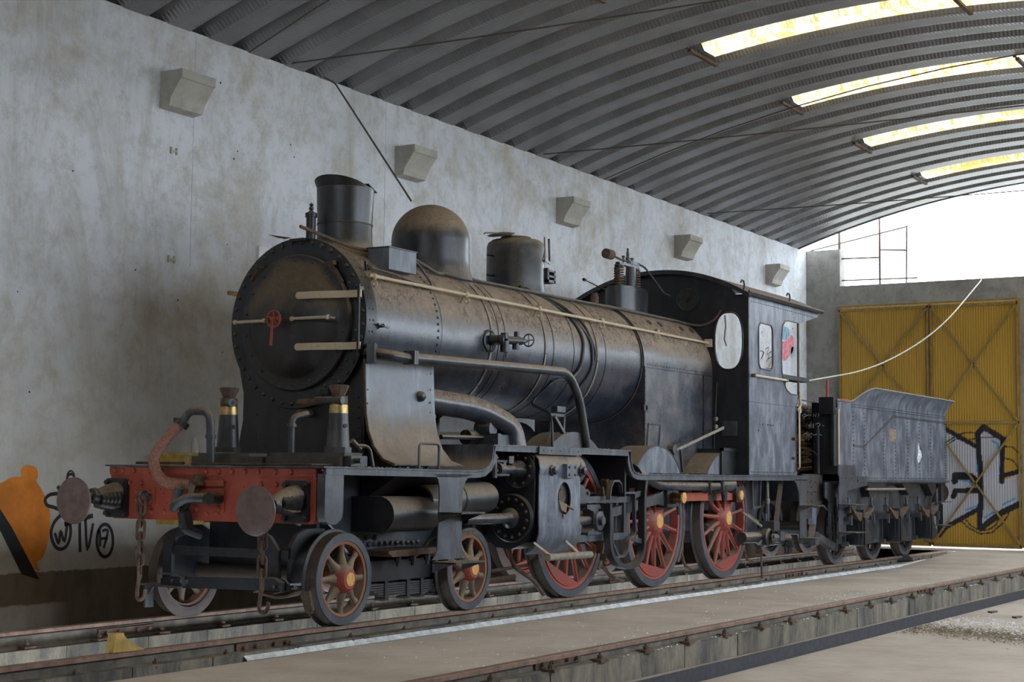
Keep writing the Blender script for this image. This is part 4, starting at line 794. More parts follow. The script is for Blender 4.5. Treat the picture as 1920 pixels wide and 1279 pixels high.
# reservoirs
P_('air_reservoir', MB().prism([(-.62, 1.07), (-.95, 1.07)]+[(-.93-.155*math.cos(math.radians(a)), .915+.155*math.sin(math.radians(a))) for a in range(80, -81, -16)]+[(-.95, .76), (-.62, .76)], 'yz', .33, 1.06), 'dome')
P_('air_reservoir', MB().lathe([(0, .13), (.01, .15), (1.1, .15), (1.15, .14), (1.19, .09), (1.20, .001)], (.98, -.90, 1.02), (1, 0, .03), 28).lathe([(0, .152), (0, .156), (.03, .156), (.03, .152)], (1.55, -.90, 1.04), (1, 0, .03), 28), 'dome')
# --- step hanger under the running board
sh = [(.66, 1.27)]+[(.70, 1.26), (.745, 1.22), (.765, 1.16), (.77, 1.05), (.745, .62), (.72, .56), (.67, .52), (1.20, .52), (1.15, .56), (1.135, .62), (1.135, 1.05), (1.15, 1.14), (1.19, 1.21), (1.26, 1.26), (1.32, 1.27)]
stp = P_('step_hanger', MB().prism(sh, 'xz', -1.262, -1.25), 'slate')
for z, x0, x1 in ((.93, .76, 1.15), (.50, .68, 1.16)):
    P_('step_tread', MB().box(x0, x1, -1.50, -1.25, z-.006, z+.006).add([(x0, -1.25, z), (x0, -1.50, z), (x0, -1.25, z-.09), (x1, -1.25, z), (x1, -1.50, z), (x1, -1.25, z-.09)], [(0, 1, 2), (3, 5, 4)]), 'steel', stp)
    m = MB(); rivpts = [(x0+.04+i*.05, -1.28-j*.045, z+.006) for i in range(int((x1-x0-.04)/.05)) for j in range(4)]
    for p in rivpts: m.dome(p, (0, 0, 1), .008, .5)
    P_('tread_studs', m, 'steel', stp, kind='stuff')
# guard plate and tools above the bogie
P_('guard_plate', MB().prism([(.40, .585), (.47, .545), (1.48, .56), (1.5, .60), (.95, .61), (.42, .60)], 'xz', -.98, -.66), 'rustiron')
m = MB()
for x in (.72, .95, 1.18): m.prism([(x+.03*math.cos(k*PI/3), -.86+.03*math.sin(k*PI/3)) for k in range(6)], 'xy', .49, .555).cyl((x, -.86, .45), (x, -.86, .49), .016, n=6)
P_('spring_nuts', m, 'steel')
P_('flat_rod', MB().bar((1.14, -1.10, .70), (1.72, -1.05, .74), .02, .035), 'rustiron')
# --- cylinder block
cy = P_('cylinder_block', MB().prism([(-.62, 1.50), (-1.10, 1.52), (-1.22, 1.45), (-1.235, 1.2), (-1.22, .80), (-1.16, .62), (-.98, .545), (-.8, .56), (-.66, .68), (-.62, .8)], 'yz', 2.47, 3.30), 'frame')
cl_prof = [(-1.10, 1.515), (-1.20, 1.49), (-1.262, 1.42), (-1.275, 1.30), (-1.268, 1.10), (-1.262, .86), (-1.262, .77), (-1.25, .67), (-1.21, .58), (-1.15, .52)]
# casing with an oval hole
def cas():
    m = MB(); xs = [2.50, 2.60, 2.72, 2.80, 2.86]; n = 20; cx, cz, rx, rz = 3.01, 1.04, .135, .165
    hole = [(cx+rx*math.cos(2*PI*k/n), cz+rz*math.sin(2*PI*k/n)) for k in range(n)]
    out = []
    for k in range(n):
        c, s = math.cos(2*PI*k/n), math.sin(2*PI*k/n); f = 1/max(abs(c)/.33, abs(s)/.23)
        out.append((min(3.34, cx+c*f), cz+s*f))
    m.plate_hole(out, hole, 'xz', -1.272, -1.26)
    xl, xr = min(p[0] for p in out), max(p[0] for p in out); zb, zt = cz-.23, cz+.23
    m.box(2.50, xl+.002, -1.272, -1.26, zb, zt)
    m.strip([(-1.266, zt), (-1.276, 1.33), (-1.262, 1.42), (-1.20, 1.49), (-1.10, 1.515)], 'yz', 2.50, 3.34, .012)
    m.strip([(-1.266, zb), (-1.266, .77)], 'yz', 2.50, 3.34, .012)
    return m
P_('cylinder_casing', cas(), 'grey', cy, label='dented pale grey casing with an oval hole', angle=50)
P_('casing_skirt', MB().strip([(-1.275, .775), (-1.275, .70), (-1.25, .62), (-1.20, .545), (-1.12, .50)], 'yz', 2.49, 3.35, .012), 'grey', cy)
P_('casing_bulge', MB().lathe([(0, .17), (.10, .165), (.15, .13), (.165, .001)], (3.34, -1.12, 1.33), (1, 0, 0), 28), 'slate', cy)
P_('torn_flap', MB().add([(2.88, -1.28, 1.03), (3.02, -1.30, .98), (2.98, -1.31, .90), (2.90, -1.30, .93)], [(0, 1, 2, 3)]).cyl((3.05, -1.22, .99), (3.10, -1.33, .93), .012, n=6).add([(2.96, -1.283, .89), (3.03, -1.283, .88), (2.98, -1.29, .83)], [(0, 1, 2)]), 'bogiedust', cy)
P_('inner_port', MB().cyl((3.02, -1.2, 1.07), (3.02, -1.24, 1.07), .07, n=16), 'rustiron', cy)
for x, z in ((2.73, 1.32), (3.33, 1.32)): P_('casing_bolt', MB().lathe([(0, .055), (.03, .055), (.035, .04), (.07, .04), (.075, .001)], (x, -1.27, z), (0, -1, 0), 6), 'dome', cy)
P_('casing_cap_plate', MB().box(2.96, 3.16, -1.33, -1.27, 1.25, 1.385), 'grey', cy)
rivets([(x, -1.33, z) for x in (3.0, 3.12) for z in (1.28, 1.355)], (0, -1, 0), .018, cy, 'steel', .8)
P_('split_crack', MB().add([(2.96, -1.274, 1.46), (3.0, -1.29, 1.44), (3.05, -1.285, 1.40), (3.03, -1.278, 1.43), (3.0, -1.275, 1.46)], [(0, 1, 2, 3, 4)]), 'blackpaint', cy)
P_('cylinder_cover', MB().lathe([(0, .24), (-.03, .24), (-.045, .225), (-.045, .10), (-.06, .095), (-.06, .001)], (2.47, -.995, .85), (1, 0, 0), 40), 'black', cy)
P_('valve_cover', MB().lathe([(0, .178), (-.03, .178), (-.04, .16), (-.04, .10), (-.12, .07), (-.20, .06)], (2.49, -1.06, 1.32), (1, 0, 0), 32), 'black', cy)
m = MB()
for k in range(14): a = 2*PI*k/14+.1; m.dome((2.425, -.995+.185*math.cos(a), .85+.185*math.sin(a)), (-1, 0, 0), .019, 1.0)
for k in range(6): a = 2*PI*k/6+.1; m.dome((2.41, -.995+.085*math.cos(a), .85+.085*math.sin(a)), (-1, 0, 0), .015, 1.0)
for k in range(9): a = 2*PI*k/9+.1; m.dome((2.45, -1.06+.14*math.cos(a), 1.32+.14*math.sin(a)), (-1, 0, 0), .019, 1.0)
P_('cover_bolts', m, 'rivet', cy, kind='stuff')
P_('tail_rod_housing', MB().lathe([(0, .10), (-.02, .10), (-.04, .065), (-.10, .05), (-.80, .05), (-.82, .04)], (2.42, -.995, .85), (1, 0, 0), 20), 'boiler', cy)
P_('valve_spindle_guide', MB().cyl((2.36, -1.08, 1.32), (2.02, -1.12, 1.32), .045, n=16).cyl((2.02, -1.12, 1.32), (1.90, -1.14, 1.32), .07, n=16).box(1.98, 2.03, -1.18, -1.06, 1.26, 1.40), 'boiler', cy)
P_('relief_valve_bracket', MB().cyl((1.78, -1.20, 1.24), (1.78, -1.20, 1.46), .028, n=10).bar((1.76, -1.20, 1.40), (2.12, -1.16, 1.40), .03, .02).bar((1.76, -1.20, 1.27), (2.10, -1.16, 1.27), .03, .02).box(2.05, 2.14, -1.2, -1.12, 1.38, 1.45).lathe([(0, .04), (.02, .04)], (1.78, -1.20, 1.30), (0, 0, 1), 8).lathe([(0, .04), (.02, .04)], (1.78, -1.20, 1.42), (0, 0, 1), 8), 'steel', cy)
# motion bar hung beneath the casing
P_('hung_pole', MB().cyl((2.57, -1.33, .475), (3.46, -1.33, .47), .036, n=16), 'pole', cy, label='pale round pole')
P_('pole_strap', MB().bar((2.46, -1.24, .62), (2.60, -1.34, .50), .015, .02).bar((3.06, -1.26, .62), (3.18, -1.34, .50), .015, .02), 'cream', cy)
# --- slide bars and crosshead
sb_ = P_('slide_bars', MB().box(3.34, 4.78, -1.13, -1.06, 1.0, 1.055).box(3.34, 4.78, -1.135, -1.055, .985, 1.0).box(3.34, 4.78, -1.13, -1.06, .585, .64).box(3.34, 4.78, -1.135, -1.055, .64, .655).box(4.62, 4.67, -1.12, -1.08, .60, 1.02), 'slate')
P_('slide_bar_lug', MB().bar((4.74, -1.10, 1.03), (4.95, -1.18, 1.10), .06, .06).bar((4.74, -1.10, .61), (4.90, -1.18, .56), .06, .05), 'slate', sb_)
xh = P_('crosshead', MB().prism([(3.70, .97), (3.98, .97), (4.02, .93), (3.95, .92), (3.93, .86), (3.93, .72), (3.96, .68), (4.10, .68), (4.10, .655), (3.72, .655), (3.72, .68), (3.84, .72), (3.86, .80), (3.84, .90), (3.70, .93)], 'xz', -1.16, -1.03), 'slate')
P_('crosshead_pin', MB().cyl((3.92, -1.03, .80), (3.92, -1.24, .80), .045, n=16).lathe([(0, .10), (.035, .10), (.04, .06), (.04, .045)], (3.93, -1.16, .80), (0, -1, 0), 28).lathe([(0, .045), (.02, .045), (.02, .02), (-.02, .02)], (3.93, -1.20, .80), (0, -1, 0), 16), 'slate', xh)
P_('piston_rod', MB().cyl((3.30, -1.09, .80), (3.86, -1.09, .80), .05, n=14).lathe([(0, .11), (.06, .11), (.08, .06)], (3.32, -1.0, .82), (1, 0, 0), 20), 'steel', xh)
P_('valve_rod', MB().box(3.50, 4.80, -.98, -.95, 1.075, 1.10).prism([(3.52, 1.05), (3.52, 1.13), (3.66, 1.18), (3.70, 1.16), (3.74, 1.13), (3.80, 1.13), (3.84, 1.08), (3.82, 1.04), (3.70, 1.02)], 'xz', -1.12, -1.06).cyl((3.78, -1.05, 1.09), (3.78, -1.14, 1.09), .018, n=8), 'steel', xh)
# motion bracket: black hooked frame
mbp = bend([(4.95, 0, 1.25), (4.93, 0, 1.16), (4.91, 0, 1.05), (4.91, 0, .50), (4.86, 0, .38), (4.72, 0, .31), (4.50, 0, .29), (4.30, 0, .33), (4.14, 0, .44), (4.09, 0, .58), (4.09, 0, .98)], .08, 4)
P_('motion_bracket', MB().strip([(p[0], p[2]) for p in mbp], 'xz', -1.24, -1.16, .05), 'frame')
inn = bend([(4.76, 0, 1.09), (4.78, 0, .62), (4.62, 0, .60), (4.60, 0, .46), (4.50, 0, .40), (4.36, 0, .42), (4.24, 0, .56), (4.22, 0, .90)], .06, 3)
P_('bracket_liner', MB().strip([(p[0], p[2]) for p in inn], 'xz', -1.19, -1.15, .022).box(4.44, 4.80, -1.20, -1.15, 1.08, 1.10).strip([(4.44, 1.09), (4.42, 1.18), (4.36, 1.22), (4.24, 1.22), (4.18, 1.16), (4.14, 1.02)], 'xz', -1.20, -1.15, .02), 'steel')
P_('expansion_link', MB().strip(arc(3.2, .80, 1.15, -22, 22, 10), 'xz', -1.10, -1.02, .055).strip(arc(3.2, .80, 1.03, -20, 20, 10), 'xz', -1.10, -1.02, .03), 'rustiron')
P_('motion_plate', MB().box(3.9, 4.85, -.78, -.76, 1.1, 1.5).box(4.44, 4.47, -1.22, -.78, 1.05, 1.52).box(3.36, 4.46, -.70, -.62, 1.05, 1.50), 'frame')
# --- side rods
P_('side_rod', MB().prism([(5.60, .985), (7.95, .985), (7.95, 1.085), (5.60, 1.085)], 'xz', -1.045, -1.00), 'red', label='red side rod')
so = P_('main_rod', MB().prism([(3.95, .78), (5.55, .96), (5.70, .93), (5.90, .93), (6.0, .98), (6.0, 1.09), (5.9, 1.13), (5.72, 1.13), (5.55, 1.08), (3.95, .86)], 'xz', -1.10, -1.05), 'steel')
P_('rod_big_end', MB().box(5.68, 5.98, -1.14, -1.0, .92, 1.14).cyl((5.83, -1.14, 1.03), (5.83, -1.19, 1.03), .07, n=16).cyl((5.95, -1.15, .93), (5.95, -1.15, .83), .018, n=8), 'frame', so)
P_('crank_cap', MB().cyl((5.80, -1.13, 1.03), (5.80, -1.29, 1.03), .058, n=20), plain('dark_brass', (.12, .08, .035), .3, .3, 20, .8), so)
P_('crank_disc', MB().lathe([(0, .062), (.02, .062), (.026, .05), (.028, .001)], (5.80, -1.28, 1.03), (0, -1, 0), 24), 'orange', so, label='orange painted crank end')
P_('rod_end', MB().prism([(7.80, .96), (8.0, .96), (8.0, 1.14), (7.96, 1.16), (7.86, 1.16), (7.80, 1.14)], 'xz', -1.10, -1.0), 'black')
P_('rod_end_cap', MB().lathe([(0, .062), (.03, .062), (.04, .045), (.042, .001)], (7.90, -1.10, 1.05), (0, -1, 0), 24), 'orange', label='orange rod end cap')
P_('rod_dark_patch', MB().box(7.05, 7.28, -1.05, -1.0, .983, 1.087), 'black')
# ---------------------------------------------------------------- wheels
def wheel(nm, r, nsp, parent, c, hubr, matface, spw, hubmat=None, spokemat=None, side=-1, crescent=None, label=None, hubcap=True, tw=.14, rimw=.055, tyrew=.07):
    # local: axle along y, outer face towards -y at y = 0
    Wt = P_(nm, MB().lathe([(0, r-tyrew), (0, r-.004), (.006, r), (tw-.035, r+.004), (tw-.03, r+.012), (tw-.022, r+.028), (tw-.008, r+.028), (tw, r+.01), (tw, r-tyrew), (0, r-tyrew)], (0, 0, 0), (0, 1, 0), 64), 'tyre', parent, loc=c, angle=28, label=label)
    loc = Vector(c)
    def sub(n2, mb, mat, **k): return P_(n2, mb, mat, Wt, loc=loc, **k)
    sub('tread', MB().lathe([(.010, r+.0015), (tw-.033, r+.0055), (tw-.021, r+.0295), (tw-.009, r+.0295), (tw+.002, r+.01), (tw+.002, r-tyrew*.8)], (0, 0, 0), (0, 1, 0), 64), 'tread')
    ri = r-tyrew; ro = ri-rimw
    sub('wheel_rim', MB().lathe([(.012, ri+.002), (.005, ri-.01), (.010, ro), (tw-.03, ro), (tw-.02, ri+.002)], (0, 0, 0), (0, 1, 0), 64), matface)
    sub('hub', MB().lathe([(.02, hubr*1.5), (-.03, hubr*1.25), (-.05, hubr), (-.055, hubr*.93), (-.055, .001)], (0, 0, 0), (0, 1, 0), 32).lathe([(.02, hubr*1.5), (tw+.03, hubr*1.3)], (0, 0, 0), (0, 1, 0), 24), hubmat or matface)
    for k in range(nsp):
        a = 2*PI*k/nsp+(PI/nsp if nsp > 10 else PI/2); ca, sa = math.cos(a), math.sin(a)
        def S(rad, off, y): return (ca*rad-sa*off, y, sa*rad+ca*off)
        m = MB(); w0, w1 = spw, spw*.72; R0, R1 = hubr*1.2, ro+.012; vs = []
        rings = [(R0-.02, w0*1.8, -.02, .09), (R0+.06, w0*1.05, .0, .08), ((R0+R1)/2, w0*.9, .015, .072), (R1-.05, w1, .02, .068), (R1, w1*1.8, .015, .075)]
        for rad, wd, ya, yb in rings:
            ym = (ya+yb)/2; hh = (yb-ya)/2
            for j in range(8): b = 2*PI*j/8+PI/8; vs.append(S(rad, wd*math.cos(b), ym+hh*math.sin(b)))
        fs = [(i*8+j, i*8+(j+1) % 8, (i+1)*8+(j+1) % 8, (i+1)*8+j) for i in range(4) for j in range(8)]
        if k == 0: s0 = sub('spoke', m.add(vs, fs), spokemat or matface, angle=60); 
        else: s1 = again(s0, Wt, loc, (0, -(2*PI*k/nsp), 0))
    if crescent is not None:
        a0, half, dep = crescent; R = ro+.01; pl_ = [(R*math.cos(math.radians(a0+t)), R*math.sin(math.radians(a0+t))) for t in np.linspace(-half, half, 14)]
        pl_ = pl_+[((pl_[-1][0]*(1-t)+pl_[0][0]*t)-0*math.cos(math.radians(a0)), (pl_[-1][1]*(1-t)+pl_[0][1]*t)) for t in (.25, .5, .75)]
        sub('balance_weight', MB().prism(pl_, 'xz', -.002, .09), matface)
    if hubcap: sub('hub_centre', MB().lathe([(-.05, hubr*.70), (-.062, hubr*.65), (-.066, hubr*.3), (-.066, .001)], (0, 0, 0), (0, 1, 0), 24), 'orange', label='flaking orange hub centre')
    return Wt
def pair(nm, w0, x, r):   # far-side wheel is the near one turned round, plus axle
    again_tree = copy_part(w0, (x, .93, r), (0, 0, PI)); return again_tree
def copy_part(src, loc, rot=(0, 0, 0)):
    o = src.copy(); COL.objects.link(o); o.parent = src.parent; WL[o.name] = Vector(loc); o.location = Vector(loc)-WL[src.parent.name]; o.rotation_euler = rot
    for g in src.children:
        d = g.copy(); COL.objects.link(d); d.parent = o; WL[d.name] = Vector(loc)
    return o
# NB wheel children sit at the wheel's own origin, so copies keep their local offset
BW = wheel('bogie_wheel', .385, 8, L, (-.15, -.93, .385), .088, 'bogiered', .034, hubmat='wheelred', spokemat='bogiedust', rimw=.03, tyrew=.065)
copy_part(BW, (1.80, -.93, .385), (0, .3, 0)); copy_part(BW, (-.15, .93, .385), (0, 0, PI)); copy_part(BW, (1.80, .93, .385), (0, 0, PI))
for x in (-.15, 1.80): P_('bogie_axle', MB().cyl((x, -.8, .385), (x, .8, .385), .075, n=20), 'tread')
DW = wheel('driving_wheel', .76, 15, L, (5.80, -.93, .76), .13, 'wheelred', .026, crescent=(-100, 36, .1), rimw=.05, tyrew=.075)
D1 = copy_part(DW, (3.78, -.93, .76), (0, .2, 0)); D3 = copy_part(DW, (7.82, -.93, .76), (0, -.35, 0))
for x in (3.78, 5.80, 7.82):
    copy_part(DW, (x, .93, .76), (0, 0, PI)); P_('driving_axle', MB().cyl((x, -.8, .76), (x, .8, .76), .095, n=18), 'frame')
for x in (5.80, 7.82): P_('crank_boss', MB().prism([(x-.13, .66), (x+.13, .66), (x+.10, 1.06), (x+.06, 1.12), (x-.06, 1.12), (x-.10, 1.06)], 'xz', -.975, -.90), 'wheelred')
# brake shoes and hangers between the wheels
for x in (4.78, 6.80, 8.72):
    P_('brake_shoe', MB().strip(arc(x-.98+(.0), .76, .80, -38, 8, 8), 'xz', -.92, -.80, .05), 'rustiron')
    P_('brake_hanger', MB().bar((x-.12, -.86, 1.2), (x-.16, -.86, .30), .03, .06, up=(0, 1, 0)).box(x-.30, x-.10, -.88, -.70, .26, .32).tube([(x-.2, -.9, .30), (x-.1, -.9, .2), (x+.02, -.92, .16)], .02, 6), 'rustiron')
P_('sand_pipe', MB().tube(bend([(2.60, -.86, .55), (2.66, -.90, .36), (3.0, -.92, .22), (3.22, -.92, .06)], .08), .022, 8), 'rustiron')
P_('brake_rod', MB().tube([(2.1, -.8, .32), (3.2, -.8, .36)], .018, 6).tube([(4.3, -.9, .42), (4.75, -.9, .16), (5.0, -.92, .10)], .018, 6).tube([(2.2, -.7, .22), (3.0, -.7, .24)], .03, 6), 'rustiron')
P_('ash_pan', MB().box(6.1, 7.6, -.58, .58, .45, 1.2), 'frame')
# bogie frame
bf = [(-.58, .36), (-.58, .66), (-.50, .76), (-.38, .80), (-.15, .80), (.05, .70), (.20, .55), (.44, .50), (1.30, .50), (1.50, .66), (1.80, .74), (2.05, .66), (2.15, .50), (2.15, .36), (2.0, .36), (1.62, .36), (1.45, .30), (.45, .30), (.2, .30), (.0, .30), (-.30, .36)]
for s in (-1, 1):
    B = P_('bogie_frame', MB().prism(bf, 'xz', s*.66, s*.70), 'frame')
    P_('bogie_tie', MB().box(.38, 1.56, s*.74-.02, s*.74+.02, .32, .50), 'frame', B)
    m = MB()
    for k in range(6): m.box(.30+.06*k, 1.62-.06*k, s*.74-.045, s*.74+.045, .285-.02*k, .300-.02*k)
    P_('leaf_spring', m, 'steel', B)
    for x in (.62, .96, 1.18, 1.42): P_('spring_buckle', MB().box(x, x+.05, s*.74-.055, s*.74+.055, .16, .32).box(x-.02, x+.07, s*.74-.05, s*.74+.05, .15, .17), 'frame', B)
P_('bogie_stretcher', MB().box(-.60, -.56, -.68, .68, .555, .63), 'frame'); P_('bogie_stretcher', MB().box(.5, 1.4, -.6, .6, .35, .5), 'frame')
# bogie front guard bar and rail guards
gbar = P_('guard_bar', MB().prism([(-.74, .30), (-.74, .36), (-.70, .395), (-.62, .40), (.60, .37), (.66, .35), (.66, .28), (.55, .275), (-.6, .30)], 'yz', -.66, -.635), 'frame')
for y in (.52, .42, .36, -.60, -.66): P_('bolt', MB().dome((-.66, y, .335), (-1, 0, 0), .02, .9), 'steel', gbar)
P_('bar_end_bracket', MB().strip([(.66, .395), (.45, .395), (.385, .37), (.375, .30)], 'yz', -.70, -.66, .014).strip([(-.40, .40), (-.62, .405), (-.70, .37), (-.70, .30), (-.62, .275)], 'yz', -.70, -.66, .014), 'steel', gbar)
P_('rail_guard', MB().strip([(.40, .285), (.86, .295)], 'yz', -.72, -.56, .016).box(-.64, -.54, .85, .87, .09, .29).bar((-.60, .80, .28), (-.60, .86, .20), .02, .02), 'steel', gbar)
P_('rail_guard', MB().strip([(-.50, .275), (-.66, .25), (-.78, .27), (-.86, .30)], 'yz', -.72, -.60, .018).prism([(-.83, .30), (-.93, .31), (-.97, .16), (-.955, .13), (-.90, .14)], 'yz', -.63, -.60), 'rustiron', gbar)
for y, hgt in ((.70, .0), (-.5, .0)): P_('frame_upright', MB().prism([(y-.02, .30), (y-.02, .66), (y-.10, .76), (y-.28, .80), (y-.28, .74), (y-.16, .70), (y-.12, .62), (y-.12, .30)] if y > 0 else [(y-.1, .33), (y-.1, .62), (y, .74), (y+.10, .78), (y+.1, .70), (y+.03, .62), (y, .33)], 'yz', -.62, -.58), 'frame')
# ---------------------------------------------------------------- splashers
def splasher(x, R, zb, y0, y1, zc):
    a = math.degrees(math.asin((zb-zc)/R)); pr = arc(x, zc, R, a, 180-a, 18)
    s = P_('splasher', MB().prism(pr+[], 'xz', y0, y1), 'grey'); P_('splasher_edge', MB().strip(pr, 'xz', y0-.006, y1, .012), 'dome', s); return s
splasher(5.52, .75, 1.31, -1.10, -.74, .87); splasher(7.60, .84, 1.31, -1.06, -.74, .76)
P_('splasher', MB().prism(arc(3.75, .80, .93, 55, 125, 14), 'xz', -.98, -.66), 'dome')
P_('splasher', MB().prism(arc(3.75, .80, .93, 55, 125, 14), 'xz', .66, .98), 'dome'); 
for x, R in ((5.52, .75), (7.60, .84)): P_('splasher', MB().prism(arc(x, 1.31-.0, .6, 0, 180, 14), 'xz', .74, 1.1), 'dome')
P_('splasher_cover', MB().box(7.38, 7.86, -1.07, -.74, 1.31, 1.63).box(7.36, 7.42, -1.09, -1.06, 1.31, 1.64).box(7.36, 7.86, -1.09, -1.06, 1.60, 1.64), 'black')
P_('corner_roll', MB().strip(arc(4.62, 1.0, .42, 78, 20, 6), 'xz', -1.2, -.9, .01), 'dome')
rr_ = P_('reach_rod', MB().bar((6.40, -.86, 1.57), (7.62, -1.0, 1.90), .022, .035), 'pole')
P_('reach_lever', MB().bar((6.36, -.88, 1.62), (6.40, -.88, 1.33), .05, .03).cyl((6.36, -.92, 1.60), (6.36, -.84, 1.60), .06, n=10).bar((6.44, -.95, 1.60), (6.50, -.95, 1.33), .03, .02), 'steel', rr_)
P_('rod_plate', MB().box(7.55, 7.72, -1.08, -1.06, 1.74, 1.98) if False else MB().box(7.82, 7.85, -1.09, -.90, 1.80, 1.99), 'steel', rr_)
# lever guard standing over the cylinder, mechanical lubricator
P_('lever_guide', MB().bar((3.26, -.92, 1.56), (3.36, -.90, 1.72), .02, .03).bar((3.36, -.90, 1.72), (3.36, -.90, 1.90), .02, .03).bar((3.36, -.90, 1.90), (3.66, -.90, 1.90), .02, .03).bar((3.66, -.90, 1.90), (3.64, -.90, 1.70), .02, .03).bar((3.64, -.90, 1.70), (3.72, -.92, 1.56), .02, .03).bar((3.40, -.92, 1.88), (3.58, -.94, 1.70), .05, .03).bar((3.58, -.94, 1.72), (3.58, -.94, 1.56), .05, .03).box(3.42, 3.60, -.95, -.88, 1.93, 1.99), 'steel')
P_('reversing_shaft', MB().cyl((1.50, -.78, 1.62), (2.30, -.80, 1.63), .022, n=8).cyl((2.05, -.70, 1.63), (2.30, -.70, 1.64), .075, n=14), 'dome')
P_('oil_box', MB().box(2.20, 2.26, -.98, -.76, 1.55, 1.67).box(2.26, 2.62, -.96, -.94, 1.55, 1.66).cyl((2.24, -.90, 1.72), (2.24, -.72, 1.72), .075, n=16), 'slate')
for x in (1.52, 1.80, 2.0): P_('far_pipe', MB().tube(bend([(x, -.40, 1.56), (x+.02, -.40, 1.88), (x+.1, -.35, 1.92)], .04), .02, 6), 'black')
P_('deck_tools', MB().bar((1.35, -.70, 1.60), (2.0, -.5, 1.63), .12, .03).bar((1.5, -.5, 1.64), (1.9, -.72, 1.66), .06, .04).tube([(1.2, -.4, 1.86), (2.2, -.3, 1.87)], .012, 5), 'timber')
P_('cross_brace', MB().bar((3.0, .3, 1.56), (3.3, .7, 1.98), .03, .03).bar((3.0, .7, 1.56), (3.3, .3, 1.98), .03, .03), 'black')
# pipes below the running board
P_('injector_delivery_pipe', MB().tube(bend([(4.86, -1.12, 1.30), (5.10, -1.13, 1.27), (5.40, -1.15, 1.175), (6.72, -1.15, 1.16)], .25, 8), .055, 14), 'boiler')
P_('injector_delivery_pipe', MB().tube([(6.72, -1.15, 1.16), (7.1, -1.15, 1.16), (7.14, -1.15, 1.17), (7.50, -1.15, 1.18)], [.05, .05, .085, .085], 16).cyl((7.3, -1.15, 1.16), (7.3, -1.15, .98), .05, .035, n=12), 'dome')
for x in (6.72, 7.10, 7.50): P_('pipe_clip', MB().tube([(x, -1.15+.07*math.cos(a), 1.165+.08*math.sin(a)) for a in [k*PI/6 for k in range(12)]], .012, 5, closed=True).bar((x, -1.21, 1.25), (x, -1.22, 1.06), .03, .012), 'steel')
# under the cab
P_('cab_bracket', MB().bar((8.17, -1.15, 1.24), (8.20, -1.15, .88), .035, .025).bar((8.46, -1.15, 1.24), (8.42, -1.15, .90), .035, .025).bar((8.18, -1.15, .88), (8.44, -1.15, .90), .05, .025), 'slate')
P_('drain_pipe', MB().cyl((8.78, -1.12, 1.24), (8.80, -1.12, 1.0), .013, n=6).cyl((8.80, -1.12, 1.0), (8.80, -1.12, .93), .028, n=8), 'pole')
P_('feed_pipe', MB().cyl((8.95, -1.05, 1.24), (8.96, -1.05, .64), .03, n=8).bar((9.46, -1.05, 1.24), (9.08, -1.12, .64), .05, .09), 'steel')
inj = P_('injector', MB().lathe([(0, .05), (.02, .11), (.10, .12), (.12, .10), (.14, .10)], (8.84, -1.02, .49), (0, -1, 0), 18).lathe([(0, .055), (.01, .055), (.012, .03), (-.03, .028), (-.03, .001)], (8.84, -1.17, .49), (0, -1, 0), 16).cyl((8.96, -1.05, .47), (9.30, -1.08, .47), .06, n=12).box(8.92, 9.12, -1.16, -.95, .58, .70).cyl((8.9, -1.05, .70), (8.9, -1.05, .80), .02, n=6).lathe([(0, .07), (.12, .075), (.14, .05)], (9.26, -1.10, .56), (0, 0, -1), 10).cyl((9.15, -1.04, .70), (9.18, -1.04, .62), .04, n=8).cyl((8.72, -1.02, .40), (8.78, -1.05, .50), .04, n=8), 'steel')
P_('drain_cock', MB().cyl((8.74, -1.05, .40), (8.76, -1.05, -.05), .014, n=6).box(8.66, 8.84, -1.1, -1.0, .28, .33), 'rustiron', inj)
P_('suction_pipe', MB().cyl((8.2, -1.0, .50), (8.75, -1.0, .49), .07, n=14).cyl((9.0, -.95, .42), (9.95, -.95, .44), .065, n=14).cyl((9.85, -1.0, .42), (9.85, -1.0, .24), .07, .055, n=14).lathe([(0, .09), (.03, .09)], (9.85, -1.0, .33), (0, 0, 1), 10), 'dome')
P_('pull_rod', MB().tube([(8.1, -1.05, .83), (8.75, -1.05, .64)], .016, 6).tube([(8.5, -.85, .86), (9.8, -.85, .50)], .014, 6), 'pole')
P_('drag_box', MB().box(9.2, 9.75, -.58, .58, .55, 1.25), 'frame')
rs = P_('step_hanger', MB().prism([(9.38, 1.255), (9.50, 1.19), (9.585, 1.06), (9.60, .9), (9.60, .47), (9.86, .47), (9.86, 1.10), (9.90, 1.255)], 'xz', -1.262, -1.25), 'slate')
for z in (.90, .46): P_('step_tread', MB().box(9.58, 9.88, -1.52, -1.25, z-.006, z+.006).add([(9.58, -1.25, z), (9.58, -1.47, z), (9.58, -1.25, z-.08)], [(0, 1, 2)]), 'steel', rs)
# ---------------------------------------------------------------- cab
def roofz(y): return 3.955-.35*(abs(y)/1.27)**2.1
cab_top = [(y, roofz(y)) for y in np.linspace(1.25, -1.25, 25)]
def poly_holes(outer, holes_grid): pass
